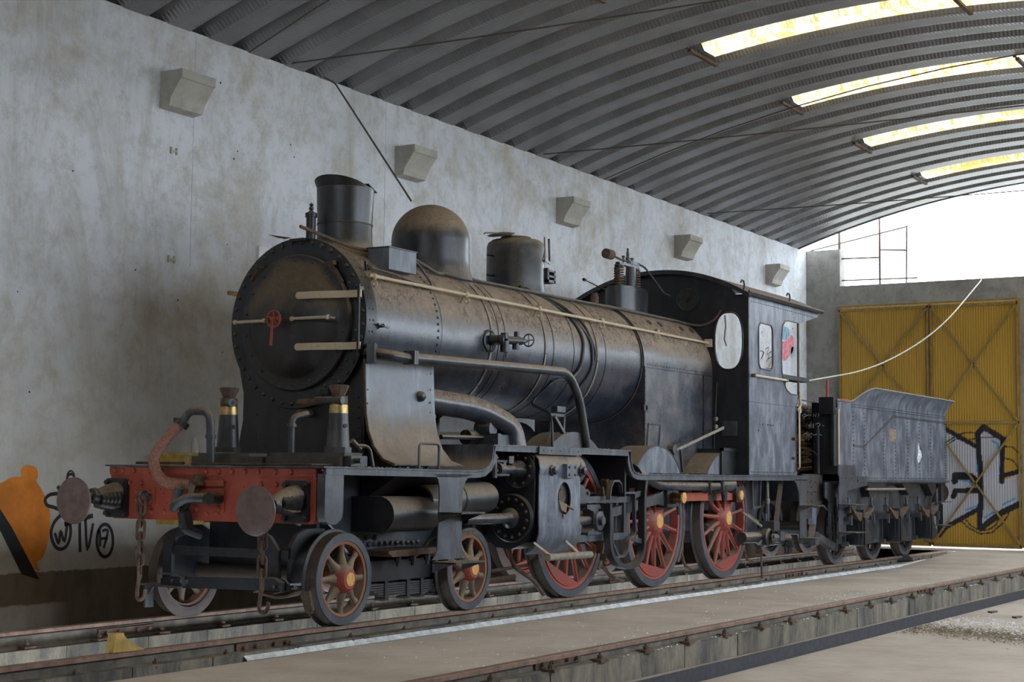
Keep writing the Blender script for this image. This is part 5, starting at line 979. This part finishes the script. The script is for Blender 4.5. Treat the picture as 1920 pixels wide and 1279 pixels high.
# front sheet: right-hand part with the oval look-out, left-hand part, boiler arch between
def oval_sheet(m, x, yc, zc, ry, rz, ya, yb, za, zb_fun, pw=3.0):
    n = 40; inn = []; out = []
    for k in range(n):
        a = 2*PI*k/n; c, s = math.cos(a), math.sin(a)
        inn.append((yc+ry*math.copysign(abs(c)**(2/pw), c), zc+rz*math.copysign(abs(s)**(2/pw), s)))
        f = 1e9
        if c > 1e-6: f = min(f, (ya-yc)/c)
        if c < -1e-6: f = min(f, (yb-yc)/c)
        y = yc+c*f if f < 1e8 else yc
        zt = zb_fun(max(min(yc+c*min(f, 9), ya), yb))
        if s > 1e-6: f = min(f, (zt-zc)/s)
        if s < -1e-6: f = min(f, (za-zc)/s)
        for _ in range(6):
            if s > 0 and zc+s*f > zb_fun(yc+c*f): f *= .995
        out.append((yc+c*f, zc+s*f))
    # snap corners
    for Y, Z in ((ya, za), (yb, za), (ya, zb_fun(ya)), (yb, zb_fun(yb))):
        i = min(range(n), key=lambda i: (out[i][0]-Y)**2+(out[i][1]-Z)**2); out[i] = (Y, Z)
    m.plate_hole(out, inn, 'yz', x, x+.012); return inn
cf = MB(); inn = oval_sheet(cf, 7.85, -.975, 3.02, .195, .37, -.74, -1.25, 2.56, roofz, 2.6)
cf.prism([(-.74, 1.31), (-1.25, 1.31), (-1.25, 2.56), (-.74, 2.56)], 'yz', 7.85, 7.862)
up_ = [(y, roofz(y)) for y in np.linspace(-.74, .74, 13)]+[(.74, 2.62)]+[(.745*math.cos(math.radians(a)), BZ+.745*math.sin(math.radians(a))) for a in range(0, 181, 12)]+[(-.74, 2.62)]
cf.prism(up_, 'yz', 7.85, 7.862)
cf.prism([(.74, 1.31), (1.25, 1.31), (1.25, roofz(1.25)), (.74, roofz(.74))], 'yz', 7.85, 7.862)
cabf = P_('cab_front', cf, 'black')
P_('window_rim', MB().tube([(7.845, y, z) for y, z in inn], .012, 5, closed=True), 'black', cabf)
P_('porthole_rim', MB().lathe([(0, .175), (.012, .175), (.014, .15), (.002, .145)], (7.85, -.39, 3.60), (-1, 0, 0), 32), 'frame', cabf)
P_('porthole_glass', MB().lathe([(0, .145), (.003, .001)], (7.848, -.39, 3.60), (-1, 0, 0), 32), plain('dirty_glass', (.028, .026, .025), .25, .5, 9), cabf)
P_('sheet_joint', MB().box(7.842, 7.85, -1.25, -.75, 2.235, 2.25).box(7.84, 7.85, -1.25, -1.22, 1.31, 3.6), 'black', cabf)
P_('edge_pipe', MB().tube([(7.84, -.76-.005*k, 1.4+.1*k) for k in range(12)], .008, 5), 'steel', cabf)
for z in (2.02, 1.92): P_('round_lug', MB().lathe([(0, .028), (.01, .028), (.012, .001)], (7.85, -.80, z), (-1, 0, 0), 12), plain('pale_lug', (.45, .46, .5), .5, .1) if z > 2 else bpy.data.materials['pale_lug'], cabf)
P_('hanging_cord', MB().tube([(7.9, -.90, 3.36), (7.9, -.91, 3.2), (7.9, -.89, 3.05), (7.9, -.92, 2.96)], .007, 5), 'blackrubber', cabf)
# side sheets
def side(s):
    y0, y1 = s*1.25, s*1.238
    def R(pts): return [(x, z) for x, z in pts]
    m = MB()
    # below the windows
    low = [(7.85, 1.31), (9.53, 1.31), (9.54, 1.36), (9.50, 1.40), (9.50, 2.25), (9.56, 2.31), (9.58, 2.40), (9.30, 2.405), (9.14, 2.46), (9.04, 2.58), (7.85, 2.58)]
    m.prism(low, 'xz', y0, y1)
    # sheet round the small window
    n = 40; wx0, wx1, wz0, wz1 = 8.17, 8.66, 2.68, 3.28; cx, cz = (wx0+wx1)/2, (wz0+wz1)/2
    inn = rrect(wx0, wx1, wz0, wz1, .10, 9)[:40]
    out = []
    for x, z in inn:
        dx, dz = x-cx, z-cz; f = 1e9
        if dx > 1e-6: f = min(f, (8.97-cx)/dx)
        if dx < -1e-6: f = min(f, (7.85-cx)/dx)
        if dz > 1e-6: f = min(f, (3.62-cz)/dz)
        if dz < -1e-6: f = min(f, (2.58-cz)/dz)
        out.append((cx+dx*f, cz+dz*f))
    for X, Z in ((7.85, 2.58), (7.85, 3.62), (8.97, 2.58), (8.97, 3.62)):
        i = min(range(len(out)), key=lambda i: (out[i][0]-X)**2+(out[i][1]-Z)**2); out[i] = (X, Z)
    m.plate_hole(out, inn, 'xz', y0, y1)
    top = [(8.97, 2.58), (9.04, 2.58), (8.985, 2.70), (8.975, 2.85), (8.985, 3.15), (9.02, 3.30), (9.10, 3.37), (9.24, 3.395), (9.62, 3.395), (9.74, 3.41), (10.36, 3.545), (10.40, 3.58), (10.40, 3.63), (8.97, 3.62)]
    m.prism(top, 'xz', y0, y1)
    o = P_('cab_side', m, 'grey', label='worn pale blue-grey cab side')
    P_('window_rim', MB().tube([(x, s*1.252, z) for x, z in inn], .012, 5, closed=True), 'steel', o)
    P_('doorway_beading', MB().tube([(9.5, s*1.25, 1.36), (9.50, s*1.25, 2.25), (9.56, s*1.25, 2.31), (9.58, s*1.25, 2.40), (9.30, s*1.25, 2.405), (9.14, s*1.25, 2.46), (9.04, s*1.25, 2.58), (8.985, s*1.25, 2.70), (8.975, s*1.25, 2.85), (8.985, s*1.25, 3.15), (9.02, s*1.25, 3.30), (9.10, s*1.25, 3.37), (9.24, s*1.25, 3.395), (9.62, s*1.25, 3.395)], .011, 5), 'steel', o)
    P_('sheet_joint', MB().box(7.85, 9.5, s*1.2505, s*1.254, 2.235, 2.242), 'steel', o)
    return o
cs = side(-1); side(1)
rivets([(x, -1.25, 3.53) for x in np.arange(7.95, 10.3, .07)]+[(x, -1.25, 1.345) for x in np.arange(7.92, 9.45, .05)]+[(9.40, -1.25, 3.5), (9.40, -1.25, 3.30)], (0, -1, 0), .010, cs, 'black')
rivets([(8.30, -1.25, 1.96), (8.48, -1.25, 1.96), (8.53, -1.25, 1.96), (8.59, -1.25, 1.96), (8.66, -1.25, 1.96), (8.16, -1.25, 1.88), (8.34, -1.25, 2.9)], (0, -1, 0), .013, cs, 'blackpaint')
P_('bolt_stub', MB().cyl((9.36, -1.25, 1.80), (9.36, -1.30, 1.80), .022, n=8).cyl((9.36, -1.25, 1.54), (9.36, -1.29, 1.54), .02, n=8), 'rustiron', cs)
P_('cab_handrail', MB().cyl((7.92, -1.29, 2.575), (9.10, -1.29, 2.575), .016, n=8), 'cream', label='cream horizontal cab handrail')
for x in (7.94, 9.08): P_('rail_post', MB().cyl((x, -1.25, 2.575), (x, -1.305, 2.575), .024, n=10), 'rustiron', cs)
P_('cab_post', MB().cyl((9.68, -1.22, 2.36), (9.68, -1.22, 3.40), .016, n=8), 'rustiron')
P_('arm_rest', MB().box(9.02, 10.05, -1.24, -1.06, 2.60, 2.66).bar((9.3, -1.18, 2.60), (9.15, -1.2, 2.35), .02, .03), 'black')
P_('grab_rail', MB().tube([(9.53, -1.27, 1.40), (9.50, -1.30, 1.42), (9.50, -1.30, 2.16), (9.53, -1.27, 2.2), (9.70, -1.25, 2.28)], .014, 6).cyl((9.66, -1.25, 2.16), (9.66, -1.25, 2.46), .018, n=8), 'cream')
# roof
rf = MB(); ys = np.linspace(1.30, -1.30, 31)
rf.strip([(y, roofz(y)+.012) for y in ys], 'yz', 7.74, 10.46, .022); rf.strip([(y, roofz(y)-.015) for y in ys], 'yz', 7.74, 7.78, .035)
ro = P_('cab_roof', rf, 'dome')
P_('gutter', MB().tube([(7.74, -1.30, 3.635), (10.46, -1.30, 3.63)], .016, 6), 'edge', ro)
for x in (7.80, 9.40): P_('lifting_hook', MB().tube([(x+.0, -1.20, 3.66), (x+.03, -1.20, 3.73), (x, -1.20, 3.78), (x-.06, -1.20, 3.78), (x-.09, -1.20, 3.75)], .012, 6), 'black', ro)
P_('cab_floor', MB().box(7.86, 9.9, -1.24, 1.24, 1.26, 1.31), 'frame')
P_('backhead', MB().prism(fbp, 'yz', 7.87, 8.1), 'black')
P_('fitting_pipes', MB().tube([(8.12, -.5, 3.2), (8.3, -.5, 3.0), (8.3, -.5, 2.2)], .02, 6).tube([(8.12, .1, 3.3), (8.35, .0, 2.9), (8.2, .2, 2.1)], .018, 6).lathe([(0, .09), (.04, .09)], (8.12, -.2, 3.1), (1, 0, 0), 16), 'brass')

# ================================================================ TENDER
T = thing('tender', 'dusty blue-grey riveted tender with flared top behind the locomotive', 'tender', (14, 0, 0))
def T_(name, mb, mat, parent=T, **k): return obj(name, mb, M[mat] if isinstance(mat, str) else mat, parent, **k)
tx0, tx1, ty = 11.15, 16.80, 1.25
fl = [(1.25, 1.24), (1.25, 2.36), (1.262, 2.43), (1.29, 2.50), (1.335, 2.57), (1.385, 2.62)]
def tside(s):
    m = MB()
    # main side plate
    m.prism([(tx0, 1.46), (tx0, 2.36), (tx1, 2.36), (tx1, 1.24), (11.95, 1.24), (11.95, 1.46)], 'xz', s*1.25, s*1.238)
    xs = [tx0, 11.55, 11.78, 11.90, 12.02, 12.14, 12.28, 12.42, 12.60]+list(np.linspace(13, tx1, 8))
    def topf(x):
        t = min(1, max(0, (x-11.70)/.75)); return t*t*(3-2*t)
    n = 7; vs = []; 
    for x in xs:
        f = topf(x); H = .045+.235*f
        for k in range(n):
            u = k/(n-1); z = 2.36+H*u; yy = 1.25+.15*(H*u/.28)**2.2 if f > 0 else 1.25
            vs.append((x, s*yy, z))
    fs = [(i*n+k, i*n+k+1, (i+1)*n+k+1, (i+1)*n+k) for i in range(len(xs)-1) for k in range(n-1)]
    N_ = len(vs); vs2 = [(x, y-s*.012, z) for x, y, z in vs]; m.add(vs+vs2, fs+[tuple(reversed([N_+a for a in f])) for f in fs])
    o = T_('tender_side', m, 'grey', label='worn blue-grey riveted tender side')
    T_('top_beading', MB().tube([(v[0], v[1], v[2]+.004) for v in vs[n-1::n]], .016, 7), 'grey', o)
    T_('bottom_angle', MB().box(11.95, tx1+.02, s*1.25, s*1.29, 1.225, 1.262), 'edge', o)
    return o
tsd = tside(-1); tside(1)
T_('tender_rear', MB().box(tx1-.012, tx1, -1.25, 1.25, 1.24, 2.40).strip([(tx1, 2.38), (tx1+.02, 2.48), (tx1+.08, 2.58), (tx1+.13, 2.62)], 'xz', -1.25, 1.25, .012), 'grey')
T_('tank_front', MB().box(tx0, tx0+.02, -1.25, -.87, 1.34, 2.37).box(tx0, tx0+.02, .87, 1.25, 1.34, 2.37).box(tx0, tx0+2.6, -.89, -.87, 1.34, 2.37).box(tx0, tx0+2.6, .87, .89, 1.34, 2.37).box(tx0-.02, tx0+2.6, -1.24, -.87, 2.36, 2.375).box(tx0+2.6, tx0+2.62, -.87, .87, 1.34, 2.45).box(tx0+2, tx1, -1.24, 1.24, 2.30, 2.32), 'black')
T_('tank_edge', MB().cyl((tx0+.0, -1.20, 1.46), (tx0+.0, -1.20, 2.30), .05, n=12), 'black')
T_('coal_board', MB().prism([(.62, 2.36), (.62, 2.55), (.5, 2.64), (-1.1, 2.66), (-1.1, 2.36)], 'yz', 12.4, 12.42) if False else MB().box(11.25, 12.3, .90, .93, 2.36, 2.64).prism([(11.15, 2.36), (11.15, 2.52), (11.22, 2.62), (11.35, 2.66), (12.6, 2.66), (12.6, 2.36)], 'xz', 1.20, 1.22), 'black')
ra = T_('rivet_band', MB().box(tx0+.65, tx1, -1.256, -1.25, 2.325, 2.395), 'grey', tsd)
pts = [(x, -1.2565, z) for z in (2.345, 2.378) for x in np.arange(11.85, 16.75, .055)]
for x in (11.85, 12.36, 13.3, 13.9, 14.55, 15.2, 15.85): pts += [(x, -1.2505, z) for z in np.arange(1.30, 2.3, .06)]
pts += [(tx1-.03, -1.2505, z) for z in np.arange(1.3, 2.4, .045)]+[(tx1-.07, -1.2505, z) for z in np.arange(1.3, 2.4, .045)]
pts += [(x, -1.2505, 1.29) for x in np.arange(12.0, 16.7, .09)]
rivets(pts, (0, -1, 0), .011, tsd, 'black')
T_('patch_edge', MB().bar((11.85, -1.256, 1.765), (12.33, -1.256, 1.760), .014, .03).bar((12.33, -1.256, 1.760), (13.8, -1.256, 2.275), .014, .03).bar((13.8, -1.256, 2.275), (16.78, -1.256, 2.27), .014, .03), 'slate', tsd)
T_('number_plate_mark', MB().box(13.60, 13.95, -1.2525, -1.25, 1.87, 2.07), plain('bare_patch', (.20, .15, .11), .8, .35, 18), tsd, label='bare brownish rectangle where a plate was')  # brownish patch left bare where the plate sat
T_('white_scrape', MB().add([(x, -1.2535, z) for x, z in ((15.05, 1.62), (15.12, 1.72), (15.10, 1.80), (15.16, 1.90), (15.20, 1.78), (15.30, 1.74), (15.33, 1.66), (15.22, 1.58), (15.12, 1.55))], [tuple(range(9))]), 'white', tsd)
# tread-side panels at the front corner
T_('corner_plate', MB().box(11.17, 11.93, -1.262, -1.25, 1.30, 1.475).box(11.17, 12.42, -1.275, -1.262, 1.17, 1.315), 'slate')
rivets([(x, -1.276, 1.28) for x in (11.25, 11.45, 11.7, 11.95, 12.2)]+[(11.8, -1.263, z) for z in (1.35, 1.4, 1.44)], (0, -1, 0), .010, T, 'black')
ts = T_('step_hanger', MB().prism([(11.17, 1.18), (11.17, .50), (11.48, .50), (11.48, 1.0), (11.55, 1.10), (12.38, 1.17), (12.38, 1.18)], 'xz', -1.262, -1.25), 'slate')
for z in (.90, .50): T_('step_tread', MB().box(11.17, 11.62, -1.52, -1.25, z-.006, z+.006).add([(11.17, -1.25, z), (11.17, -1.47, z), (11.17, -1.25, z-.08)], [(0, 1, 2)]), 'steel', ts)
T_('step_hanger', MB().prism([(16.15, 1.2), (16.28, 1.2), (16.28, .50), (16.18, .50)], 'xz', -1.25, -1.235).box(16.1, 16.5, -1.42, -1.23, .89, .905).box(16.1, 16.5, -1.42, -1.23, .49, .505), 'steel')
T_('corner_handrail', MB().cyl((tx0-.02, -1.28, 1.48), (tx0-.02, -1.28, 2.28), .016, n=8), 'cream', label='pale vertical handrail')
T_('handbrake_bracket', MB().bar((tx0, -1.10, 2.40), (tx0+.02, -1.10, 2.70), .03, .03).bar((tx0-.1, -1.05, 2.42), (tx0+.2, -1.35, 2.42), .03, .03), 'red')
T_('valve_box', MB().box(tx0-.12, tx0, -1.24, -1.02, 2.2, 2.45), 'black')
# chalk scrawl on the dark front plate
def scrawl(pts, r=.005): return MB().tube([(tx0-.004, y, z) for y, z in pts], r, 4)
ck = plain('chalk', (.42, .45, .48), .9, .1)
for pts in ([(-.80, 2.19), (-.75, 2.21), (-.71, 2.19), (-.76, 2.17), (-.80, 2.19), (-.86, 2.20)], [(-.89, 2.17), (-.90, 2.22), (-.93, 2.17), (-.94, 2.22)], [(-.97, 2.17), (-.97, 2.22), (-1.0, 2.22)], [(-.97, 2.195), (-1.0, 2.195)], [(-.82, 2.05), (-.86, 2.05)], [(-.82, 2.03), (-.86, 2.03)], [(-.89, 2.01), (-.89, 2.07)], [(-.93, 2.06), (-.97, 2.08), (-1.0, 2.06), (-.96, 2.01)], [(-1.03, 2.04), (-1.06, 2.04)], [(-.74, 1.91), (-.78, 1.93), (-.82, 1.90), (-.86, 1.93), (-.90, 1.90), (-.96, 1.92), (-1.02, 1.90)]):
    T_('chalk_mark', scrawl(pts), ck)
T_('brake_column', MB().cyl((tx0-.1, -1.0, 1.34), (tx0-.1, -1.0, 2.0), .02, n=8).tube([(tx0-.03, -.75-.22*math.cos(a), 1.56+.14*math.sin(a)) for a in [k*PI/8 for k in range(9)]], .008, 4), 'black')
# platform and drag beam
T_('tender_platform', MB().box(10.35, tx0+.1, -1.0, 1.0, 1.30, 1.335).box(10.35, 10.38, -1.0, 1.0, .95, 1.31), 'frame')
T_('drag_box', MB().prism([(10.36, 1.33), (11.17, 1.33), (11.17, .95), (10.90, .70), (10.36, .70)], 'xz', -1.02, -.98), painted('brown_frame', (.030, .024, .020), (.05, .042, .036), dust=.9, rust=.3, rough=.6))
rivets([(x, -1.025, z) for x in (10.5, 10.7) for z in np.arange(.75, 1.28, .1)]+[(x, -1.025, 1.08) for x in np.arange(10.45, 11.1, .1)]+[(x, -1.025, 1.22) for x in np.arange(10.45, 11.1, .2)], (0, -1, 0), .016, T, 'frame')
# frames with lightening holes
fpoly = [(11.0, 1.22), (16.6, 1.22), (16.6, 1.1), (16.35, .95), (16.2, .60), (16.0, .42), (15.95, .30), (14.95, .26), (14.6, .29), (14.05, .29), (13.2, .29), (12.5, .27), (12.0, .32), (11.4, .32), (11.35, .9), (11.0, 1.0)]
holes = [(12.47, .88, .10, .17), (13.02, .90, .10, .17), (14.05, .92, .10, .15), (14.62, .92, .11, .17), (13.10, .50, .20, .19), (14.75, .50, .20, .19)]
fr_t = T_('tender_frame', MB().prism(fpoly, 'xz', -1.12, -1.10), painted('tender_frame_grey', (.022, .025, .030), (.06, .066, .075), dust=.8, rust=.3, rough=.55))
for cx_, cz_, rx, rz in holes:
    T_('lightening_hole', MB().prism([(cx_+rx*math.cos(a), cz_+rz*math.sin(a)) for a in [k*PI/12 for k in range(24)]], 'xz', -1.1225, -1.105), 'blackpaint', fr_t)
T_('tender_frame', MB().prism(fpoly, 'xz', 1.10, 1.12), 'frame')
for g_ in ([(12.5, 1.22), (13.5, 1.22), (12.9, 1.05), (12.6, 1.0)], [(14.2, 1.22), (15.1, 1.22), (14.6, 1.02)], [(15.6, 1.22), (16.4, 1.22), (15.95, 1.0)]): T_('frame_gusset', MB().prism(g_, 'xz', -1.25, -1.12), 'frame')
T_('tank_underside', MB().box(11.2, 16.78, -1.24, 1.24, 1.20, 1.24), 'frame')
TW = None
for i, x in enumerate((11.97, 13.72, 15.42)):
    if TW is None: TW = wheel('tender_wheel', .50, 10, T, (x, -.93, .50), .09, 'frame', .03, hubcap=False)
    else: copy_part(TW, (x, -.93, .50), (0, .4*i, 0))
    copy_part(TW, (x, .93, .50), (0, 0, PI)); T_('tender_axle', MB().cyl((x, -1.2, .50), (x, 1.2, .50), .08, n=14), 'frame')
    ab = T_('axle_box', MB().box(x-.17, x+.12, -1.34, -1.12, .36, .66).prism([(x+.04, .66), (x+.30, .42), (x+.26, .33), (x-.02, .28), (x-.12, .30), (x-.12, .66)], 'xz', -1.38, -1.18).box(x-.05, x+.01, -1.40, -1.36, .30, .70), 'frame')
    T_('hornguide', MB().box(x-.26, x-.20, -1.16, -1.10, .28, .72).box(x+.24, x+.30, -1.16, -1.10, .28, .72).box(x-.28, x-.18, -1.20, -1.12, .28, .34), 'steel', ab)
    m = MB()
    for k in range(7):
        hw_ = .52-.055*k; m.strip([(x-hw_, .80+.05*(hw_/.52)**2-.022*k), (x-hw_/2, .775-.022*k), (x, .765-.022*k), (x+hw_/2, .775-.022*k), (x+hw_, .80+.05*(hw_/.52)**2-.022*k)], 'xz', -1.36, -1.26, .017)
    T_('leaf_spring', m, 'rustiron', ab); T_('spring_buckle', MB().box(x-.035, x+.035, -1.375, -1.25, .60, .82), 'slate', ab)
    for s_ in (-.52, .52): T_('spring_hanger', MB().box(x+s_-.03, x+s_+.03, -1.34, -1.28, .78, .88).cyl((x+s_, -1.31, .86), (x+s_, -1.31, 1.0), .02, n=6).box(x+s_-.06, x+s_+.06, -1.34, -1.12, .66, .72).box(x+s_-.03, x+s_+.03, -1.36, -1.33, .60, .74), 'slate', ab)
m = MB()
for k in range(90): m.dome((random.uniform(11.5, 16.2), -1.123, random.choice((1.15, 1.18, .62, .36, .98))), (0, -1, 0), .012, .7)
T_('rivets', m, 'frame', fr_t, kind='stuff')
T_('tender_pipe', MB().cyl((12.3, -1.30, 1.12), (14.2, -1.30, 1.12), .018, n=6), 'pole')
T_('spring_plank_blocks', MB().box(11.6, 11.9, -1.2, -1.12, .60, .80), 'slate'); T_('brake_hangers', MB().bar((10.75, -1.05, .46), (11.4, -1.08, .28), .10, .10).cyl((10.72, -1.1, .42), (10.72, -.9, .42), .10, n=14).bar((11.42, -1.12, 1.0), (11.42, -1.12, .22), .05, .03).bar((11.25, -1.10, .95), (11.25, -1.10, .26), .05, .03).bar((10.9, -1.1, .9), (11.5, -1.12, .70), .02, .02), 'steel')
T_('connecting_strut', MB().box(10.62, 10.80, -1.06, -1.0, .62, .85).bar((10.70, -1.04, .62), (10.62, -1.04, .40), .08, .05), 'grey')
T_('rear_buffer_wheel', MB().lathe([(0, .19), (.02, .19), (.03, .10), (.05, .09), (.06, .001)], (17.20, -.98, 1.05), (1, 0, 0), 28).cyl((16.8, -.98, 1.05), (17.2, -.98, 1.05), .08, n=12), 'rustiron', label='rear buffer')
T_('rear_beam', MB().box(16.62, 16.80, -1.2, 1.2, .88, 1.22), 'frame')
# firewood in the tender gangway
random.seed(3)
F0 = []
for i in range(46):
    x = random.uniform(11.7, 12.9); y = random.uniform(-.5, .5); z = 1.40+.10*(i % 7)*.8+random.uniform(0, .03); z = min(z, 1.95); ln = random.uniform(.3, .55)
    a = random.uniform(-.5, .5); d = Vector((math.sin(a)*.5, math.cos(a), random.uniform(-.18, .18))).normalized()*ln/2; c = Vector((x, y, z))
    o = obj('firewood_piece', MB().bar(c-d, c+d, random.uniform(.05, .09), random.uniform(.03, .055), up=(random.uniform(-.5, .5), 0, 1)), M['wood'], flat=True)
    tag(o, 'split firewood piece, one of many alike in the heap between cab and tender', 'firewood', 'firewood heap in the tender gangway')
# dark coal behind the firewood
cm = MB()
for i in range(1100):
    x = random.uniform(12.9, 13.6); y = random.uniform(-.78, .78); z = 1.40+1.02*random.random(); s_ = random.uniform(.05, .09)
    vs = [(x+s_*random.uniform(.6, 1)*c[0], y+s_*random.uniform(.6, 1)*c[1], z+s_*random.uniform(.6, 1)*c[2]) for c in ((1, 0, 0), (-1, 0, 0), (0, 1, 0), (0, -1, 0), (0, 0, 1), (0, 0, -1))]
    cm.add(vs, [(0, 2, 4), (2, 1, 4), (1, 3, 4), (3, 0, 4), (2, 0, 5), (1, 2, 5), (3, 1, 5), (0, 3, 5)])
tag(obj('coal_heap', cm, plain('grey_rubble', (.16, .145, .13), .9, .4, 12), flat=True, kind='stuff'), 'grey rubble heap filling the tender gangway above the firewood', 'rubble')
# boards lying on the tender
tag(obj('plywood_board', MB().prism([(12.30, 2.60), (12.38, 2.82), (12.52, 2.88), (13.0, 2.86), (13.25, 2.78), (13.25, 2.62)], 'xz', .50, .53), M['cardboard']), 'pale broken board sticking up from the tender top', 'board')
# rope from the tender to the gate lintel
def rope(pts, r, mat, lab, nm='rope'):
    return tag(obj(nm, MB().tube(bend(pts, 1.2, 8), r, 6), mat), lab, 'rope')
rope([(11.6, -.8, 2.40), (12.5, .2, 2.56), (13.2, .2, 2.80), (15.8, -.3, 3.18), (17.6, -.9, 3.95), (19.26, -1.28, 5.08)], .012, M['rope'], 'pale rope sagging from the tender up to the gate lintel')
rope([(3.42, 2.2, 5.86), (3.5, 2.1, 5.80), (2.10, .02, 4.02)], .011, M['wire'], 'brown cable running from the wall top down to the steam dome', 'cable')
# ================================================================ JACKS on the deck
bt = thing('deck_timber', 'dark grimy timber baulk lying across the front deck under the jacks', 'timber', (-.5, -.4, 1.32))
obj('baulk', MB().box(-.62, -.38, -.40, .38, 1.325, 1.40).box(-.60, -.36, -1.20, -.42, 1.325, 1.405), M['timber'], bt)
obj('top_plank', MB().box(-.58, -.34, -.22, .34, 1.40, 1.43).box(-.57, -.33, -1.22, -.45, 1.405, 1.435), M['timber'], bt)
obj('end_block', MB().box(-.56, -.34, -1.28, -1.20, 1.325, 1.41).cyl((-.5, -1.28, 1.37), (-.5, -1.34, 1.37), .022, n=8), M['jack'], bt)
def jack(y, lab, turn):
    x = -.45; z = 1.435
    t = thing('screw_jack', lab, 'jack', (x, y, z), 'screw jacks on the front deck')
    obj('foot', MB().prism([(x+.115*c, y+.115*s) for c, s in ((math.cos(k*PI/4+PI/8), math.sin(k*PI/4+PI/8)) for k in range(8))], 'xy', z, z+.045), M['jack'], t)
    obj('body', MB().lathe([(0, .098), (.28, .078)], (x, y, z+.045), (0, 0, 1), 28), M['jack'], t)
    obj('collar', MB().lathe([(0, .080), (.07, .076)], (x, y, z+.325), (0, 0, 1), 28), M['brass'], t, label='brass collar')
    obj('neck', MB().lathe([(0, .074), (.07, .074), (.075, .066)], (x, y, z+.395), (0, 0, 1), 24), M['rustiron'], t)
    obj('socket', MB().cyl((x-.03, y, z+.425), (x+.10*turn[0]*-1 if False else x+turn[0]*.13, y+turn[1]*.13, z+.425), .035, n=14).cyl((x+turn[0]*.13, y+turn[1]*.13, z+.425), (x+turn[0]*.132, y+turn[1]*.132, z+.425), .02, n=10), M['jack'], t)
    obj('head', MB().lathe([(0, .05), (.06, .078), (.085, .084), (.09, .07), (.08, .05)], (x, y, z+.47), (0, 0, 1), 8), M['rustiron'], t)
    obj('sight_hole', MB().cyl((x-.02, y-.085, z+.22), (x-.022, y-.092, z+.22), .018, n=10), M['blackpaint'], t)
    return t
jack(.125, 'screw jack with brass collar standing on the left, far end of the deck timber', (-.6, -.8))
j2 = jack(-1.06, 'screw jack with brass collar standing on the right, near end of the deck timber', (-.2, .97))
obj('jack_handle', MB().cyl((-.50, -.92, 1.86), (-.50, -.68, 1.855), .030, n=12), M['rustiron'], j2)
obj('ratchet_head', MB().cyl((-.5, -1.14, 1.865), (-.5, -.86, 1.865), .034, n=10), M['jack'], j2)
# ================================================================ side chains
def chain(x, y, ztop, zbot, lab, hook=True):
    t = thing('coupling_chain', lab, 'chain', (x, y, ztop), 'side chains hanging from the buffer beam')
    obj('chain_eye', MB().tube([(x+.02+.05*math.cos(a), y, ztop+.02+.045*math.sin(a)) for a in [k*PI/8 for k in range(16)]], .016, 7, closed=True).cyl((x+.06, y, ztop+.02), (x+.13, y, ztop+.02), .02, n=8), M['steel'], t)
    pit = .108; n = int((ztop-zbot-.10)/pit); l0 = None
    def lk(h=.085, w=.032, r=.0125):
        pts = []
        for k in range(20):
            a = 2*PI*k/20; pts.append((w*math.cos(a), 0, (h-w)*(1 if math.sin(a) > 0 else -1)*(1 if abs(math.sin(a)) > .05 else 0)+w*math.sin(a)))
        return MB().tube(pts, r, 7, closed=True)
    for i in range(n):
        z = ztop-.04-pit*i; rz = (.45 if i % 2 else -1.05)
        if l0 is None: l0 = obj('chain_link', lk(), M['rustiron'], t, loc=(x, y, z), rot=(0, 0, rz))
        else: again(l0, t, (x, y, z), (random.uniform(-.08, .08), random.uniform(-.05, .05), rz))
    z = ztop-.04-pit*n+.03
    obj('chain_hook', MB().tube(bend([(x, y, z+.03), (x, y+.02, z-.10), (x-.01, y+.01, z-.17), (x-.02, y-.04, z-.185), (x-.02, y-.085, z-.15), (x-.02, y-.09, z-.09)], .04), [.016]*8+[.02]*12+[.012]*8 if False else .017, 8), M['rustiron'], t)
chain(-.98, .60, 1.03, .28, 'rusty chain with a hook hanging from the left of the red beam')
chain(-.98, -.73, .99, .20, 'rusty chain with a hook hanging from the red beam below the near buffer')
# straw and grit lying along the running board
random.seed(21); gp_ = []
for _ in range(420):
    x = random.choice((random.uniform(1.8, 4.45), random.uniform(3.2, 4.45), random.uniform(4.9, 9.6), random.uniform(-.5, 1.2)))
    gp_.append((x, random.uniform(-1.25, -.85), 1.552 if 1.7 < x < 4.49 else (1.300 if x > 4.6 else 1.318)))
P_('deck_grit', chips(gp_, .006, .018), plain('straw_grit', (.34, .25, .16), .9, .4), L, flat=True, kind='stuff')
